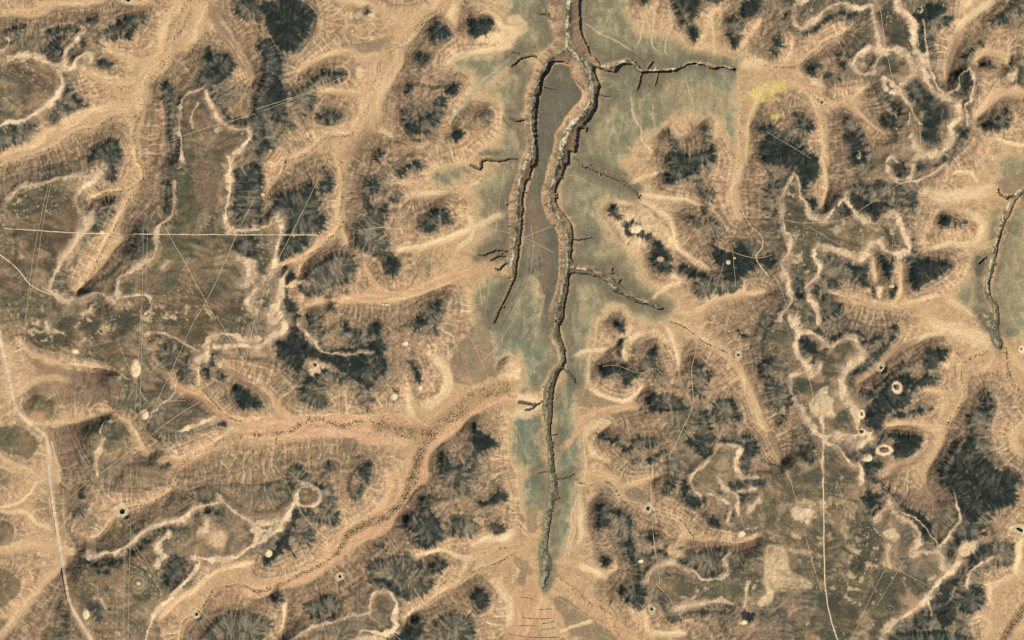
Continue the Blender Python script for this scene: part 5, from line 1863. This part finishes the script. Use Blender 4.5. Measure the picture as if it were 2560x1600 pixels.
# ------------------------------------------------------------------ acacias and shrubs of the wadis
rnd = np.random.RandomState(42)
pts = []            # x, y, size, area
def along(Q, w, dens, area, tight=1.0, size=1.0):
    seg = np.sqrt((np.diff(Q, axis=0) ** 2).sum(1)); s = np.concatenate([[0], np.cumsum(seg)])
    n = int(s[-1] * dens)
    if n < 1: return
    t = rnd.rand(n) * s[-1]
    x = np.interp(t, s, Q[:, 0]); y = np.interp(t, s, Q[:, 1])
    k = np.clip(np.searchsorted(s, t) - 1, 0, len(Q) - 2)
    d = Q[k + 1] - Q[k]; L = np.hypot(d[:, 0], d[:, 1]) + 1e-9
    off = rnd.randn(n) * w * 0.42 * tight
    meander = (fbm(t, t * 0 + w * 9, 22, 501, 2) - 0.5) * w * 1.2
    x = x - d[:, 1] / L * (off + meander); y = y + d[:, 0] / L * (off + meander)
    clump = fbm(x, y, 6, 511, 2)
    ok = (rnd.rand(n) < sstep(0.25, 0.6, clump) + 0.15) & (x > -3) & (x < 971) & (y > -3) & (y < 608)
    sz = size * (1.3 + 1.6 * rnd.rand(n) ** 2)
    for a, b, c in zip(x[ok], y[ok], sz[ok]):
        pts.append((a, b, c, area))
ANCH = [(160, 50, 'broad wadi entering at the top left'), (70, 130, 'wadi branching off to the left edge'), (50, 8, 'wash along the top left edge'),
        (110, 182, 'narrow wash above the straight track'), (115, 230, 'sandy valley crossing the straight track'), (390, 22, 'wadi reaching the top edge left of the canyon'),
        (345, 90, 'tan wadi with greenish bed, upper left of centre'), (300, 138, 'side wadi curling west, upper left of centre'), (325, 180, 'pale wadi going down left of centre'),
        (290, 235, 'winding wash below the straight track end'), (430, 178, 'small wash running to the left canyon arm'), (200, 430, 'narrow tree line of the orange wadi, lower left'),
        (300, 402, 'braided east running wadi, lower left of centre'), (400, 402, 'wadi bend before the dense grove'), (450, 385, 'dense grove where the orange wadi nears the canyon'),
        (395, 425, 'dense grove turning south west'), (355, 480, 'long wadi slanting down to the lower left'), (280, 540, 'lower end of the slanting wadi'),
        (210, 560, 'winding wash near the bottom left'), (140, 470, 'wash above the largest pond'), (430, 540, 'wash running to the canyon head'),
        (700, 115, 'straight sandy wash below the yellow soil'), (740, 60, 'wash above the yellow soil'), (780, 95, 'wash right of the yellow soil'), (770, 130, 'sandy valley going down, upper right'),
        (640, 220, 'pale wash right of the white capped knoll'), (670, 320, 'long tan wash right of the canyon'), (590, 470, 'wash from the canyon to the four sided pond'),
        (560, 575, 'orange wash going right from the canyon head'), (820, 285, 'tan valley at the right'), (910, 375, 'tree lined wash at the right'), (955, 355, 'dark grove below the right hand canyon'),
        (960, 590, 'orange wadi in the bottom right corner'), (390, 372, 'orange wash between the hills')]
for w, c, veg, Q in vlist:
    if veg:
        mx, my = Q[:, 0].mean(), Q[:, 1].mean()
        area = min(ANCH, key=lambda t: (t[0] - mx) ** 2 + (t[1] - my) ** 2)[2]
        along(Q, w * (0.75 if veg < 3 else 1.15), {1: 0.8, 2: 3.0, 3: 7.0 if w < 5 else 12}[veg], area, 0.8 if veg == 2 else 1.0)
for w, Q in rlist:
    along(Q, w * 1.5, 3.2, 'canyon floor', 1.2, 0.9)
for Q in bunds:
    along(Q, 0.7, 3.0, 'terraced field', 0.6, 0.9)
for px_, py_, rx, ry, rot, labl in PONDS:
    for _ in range(9):
        a = rnd.rand() * 6.28; r = 1.5 + rnd.rand() * 2
        pts.append((px_ + math.cos(a) * rx * r, py_ + math.sin(a) * ry * r, 1.8 + rnd.rand(), 'ponds'))
# a few around the camps, one by one
for a, b, c in ((117.5, 82, 3.6), (115.2, 84, 3.2), (112, 82.6, 2.8), (124.2, 82, 2.8), (122.8, 81.4, 2.4)):
    pts.append((a, b, c, 'upper left camp'))
P_ = np.array([(a, b, c) for a, b, c, _ in pts])
areas = [p[3] for p in pts]
print('shrubs', len(P_))

def crown_mesh(seed):
    r = random.Random(seed)
    V = []; Fs = []; mi = []
    def lump(cx_, cy_, cz, rr, hh):
        b = len(V); n = 6
        V.append((cx_, cy_, cz + hh * 0.5))
        for lvl, (k, z) in enumerate(((0.62, 0.36), (1.0, 0.0), (0.5, -0.35))):
            for i in range(n):
                a = 2 * math.pi * (i + lvl * 0.5) / n
                q = rr * k * r.uniform(0.75, 1.2)
                V.append((cx_ + math.cos(a) * q, cy_ + math.sin(a) * q, cz + hh * (z + r.uniform(-0.12, 0.12))))
        for i in range(n):
            j = (i + 1) % n
            Fs.append((b, b + 1 + i, b + 1 + j)); mi.append(0)
            for l in (0, 1):
                p = b + 1 + l * n
                Fs.append((p + i, p + n + i, p + n + j, p + j)); mi.append(0)
    lump(0, 0, 0.85, 0.7, 0.5)
    for k in range(3):
        a = k * 2.1 + r.random(); lump(math.cos(a) * 0.55, math.sin(a) * 0.55, 0.75 + r.uniform(-0.1, 0.1), 0.5, 0.4)
    b = len(V)
    for z, k in ((-0.3, 0.1), (0.75, 0.05)):
        for i in range(5):
            a = 2 * math.pi * i / 5; V.append((math.cos(a) * k, math.sin(a) * k, z))
    for i in range(5):
        j = (i + 1) % 5; Fs.append((b + i, b + j, b + 5 + j, b + 5 + i)); mi.append(1)
    return ngon_mesh('acacia_tree', V, Fs, [M_tree, M_bark], mi)
protos = [crown_mesh(s) for s in range(4)]
order = np.argsort(-P_[:, 2])
order = [i for i in order if 2 < P_[i, 0] < 966 and 2 < P_[i, 1] < 603]
big = order[:296]
bigset = set(int(i) for i in big)
AL = {'canyon floor': 'dark acacia on the braided bed of the deep canyon', 'terraced field': 'small dark tree on a bund of the terraced field',
      'ponds': 'dark shrub at the edge of a pond', 'upper left camp': 'dark round tree at the small camp beside the upper left wadi'}
for i in big:
    x, y, s = P_[i]; a = areas[i]
    o = link(bpy.data.objects.new('acacia_tree', protos[int(i) % 4]))
    wx, wy = w2(x, y)
    o.location = (float(wx), float(wy), float(zat(x, y)))
    k = float(s) * 1.15
    o.scale = (k, k, k * 0.9); o.rotation_euler = (0, 0, float(i) * 1.7 % 6.28)
    props(o, AL.get(a, f'dark green acacia in the {a}'), 'tree', 'acacias: ' + a)
rest = np.array([i for i in range(len(P_)) if i not in bigset])
R3 = P_[rest]; n = len(R3)
wx, wy = w2(R3[:, 0], R3[:, 1]); z = zat(R3[:, 0], R3[:, 1]); s = R3[:, 2]
V = []
a0 = rnd.rand(n) * 6.28
V.append(np.stack([wx, wy, z + s * 1.3], -1))
for k in range(5):
    q = s * (0.8 + 0.5 * rnd.rand(n)); a = a0 + k * 2 * math.pi / 5
    V.append(np.stack([wx + np.cos(a) * q, wy + np.sin(a) * q, z + s * 0.6], -1))
V.append(np.stack([wx, wy, z - 0.3], -1))
V = np.concatenate(V); b = np.arange(n); Fa = []
for k in range(5):
    j = (k + 1) % 5
    Fa.append(np.stack([b, b + (1 + k) * n, b + (1 + j) * n], -1)); Fa.append(np.stack([b + 6 * n, b + (1 + j) * n, b + (1 + k) * n], -1))
o = link(bpy.data.objects.new('desert_shrubs', fast_mesh('desert_shrubs', V, np.concatenate(Fa), [M_tree])))
props(o, 'thousands of small dark shrubs dotted along the wadi beds', 'shrubs', None, 'stuff')
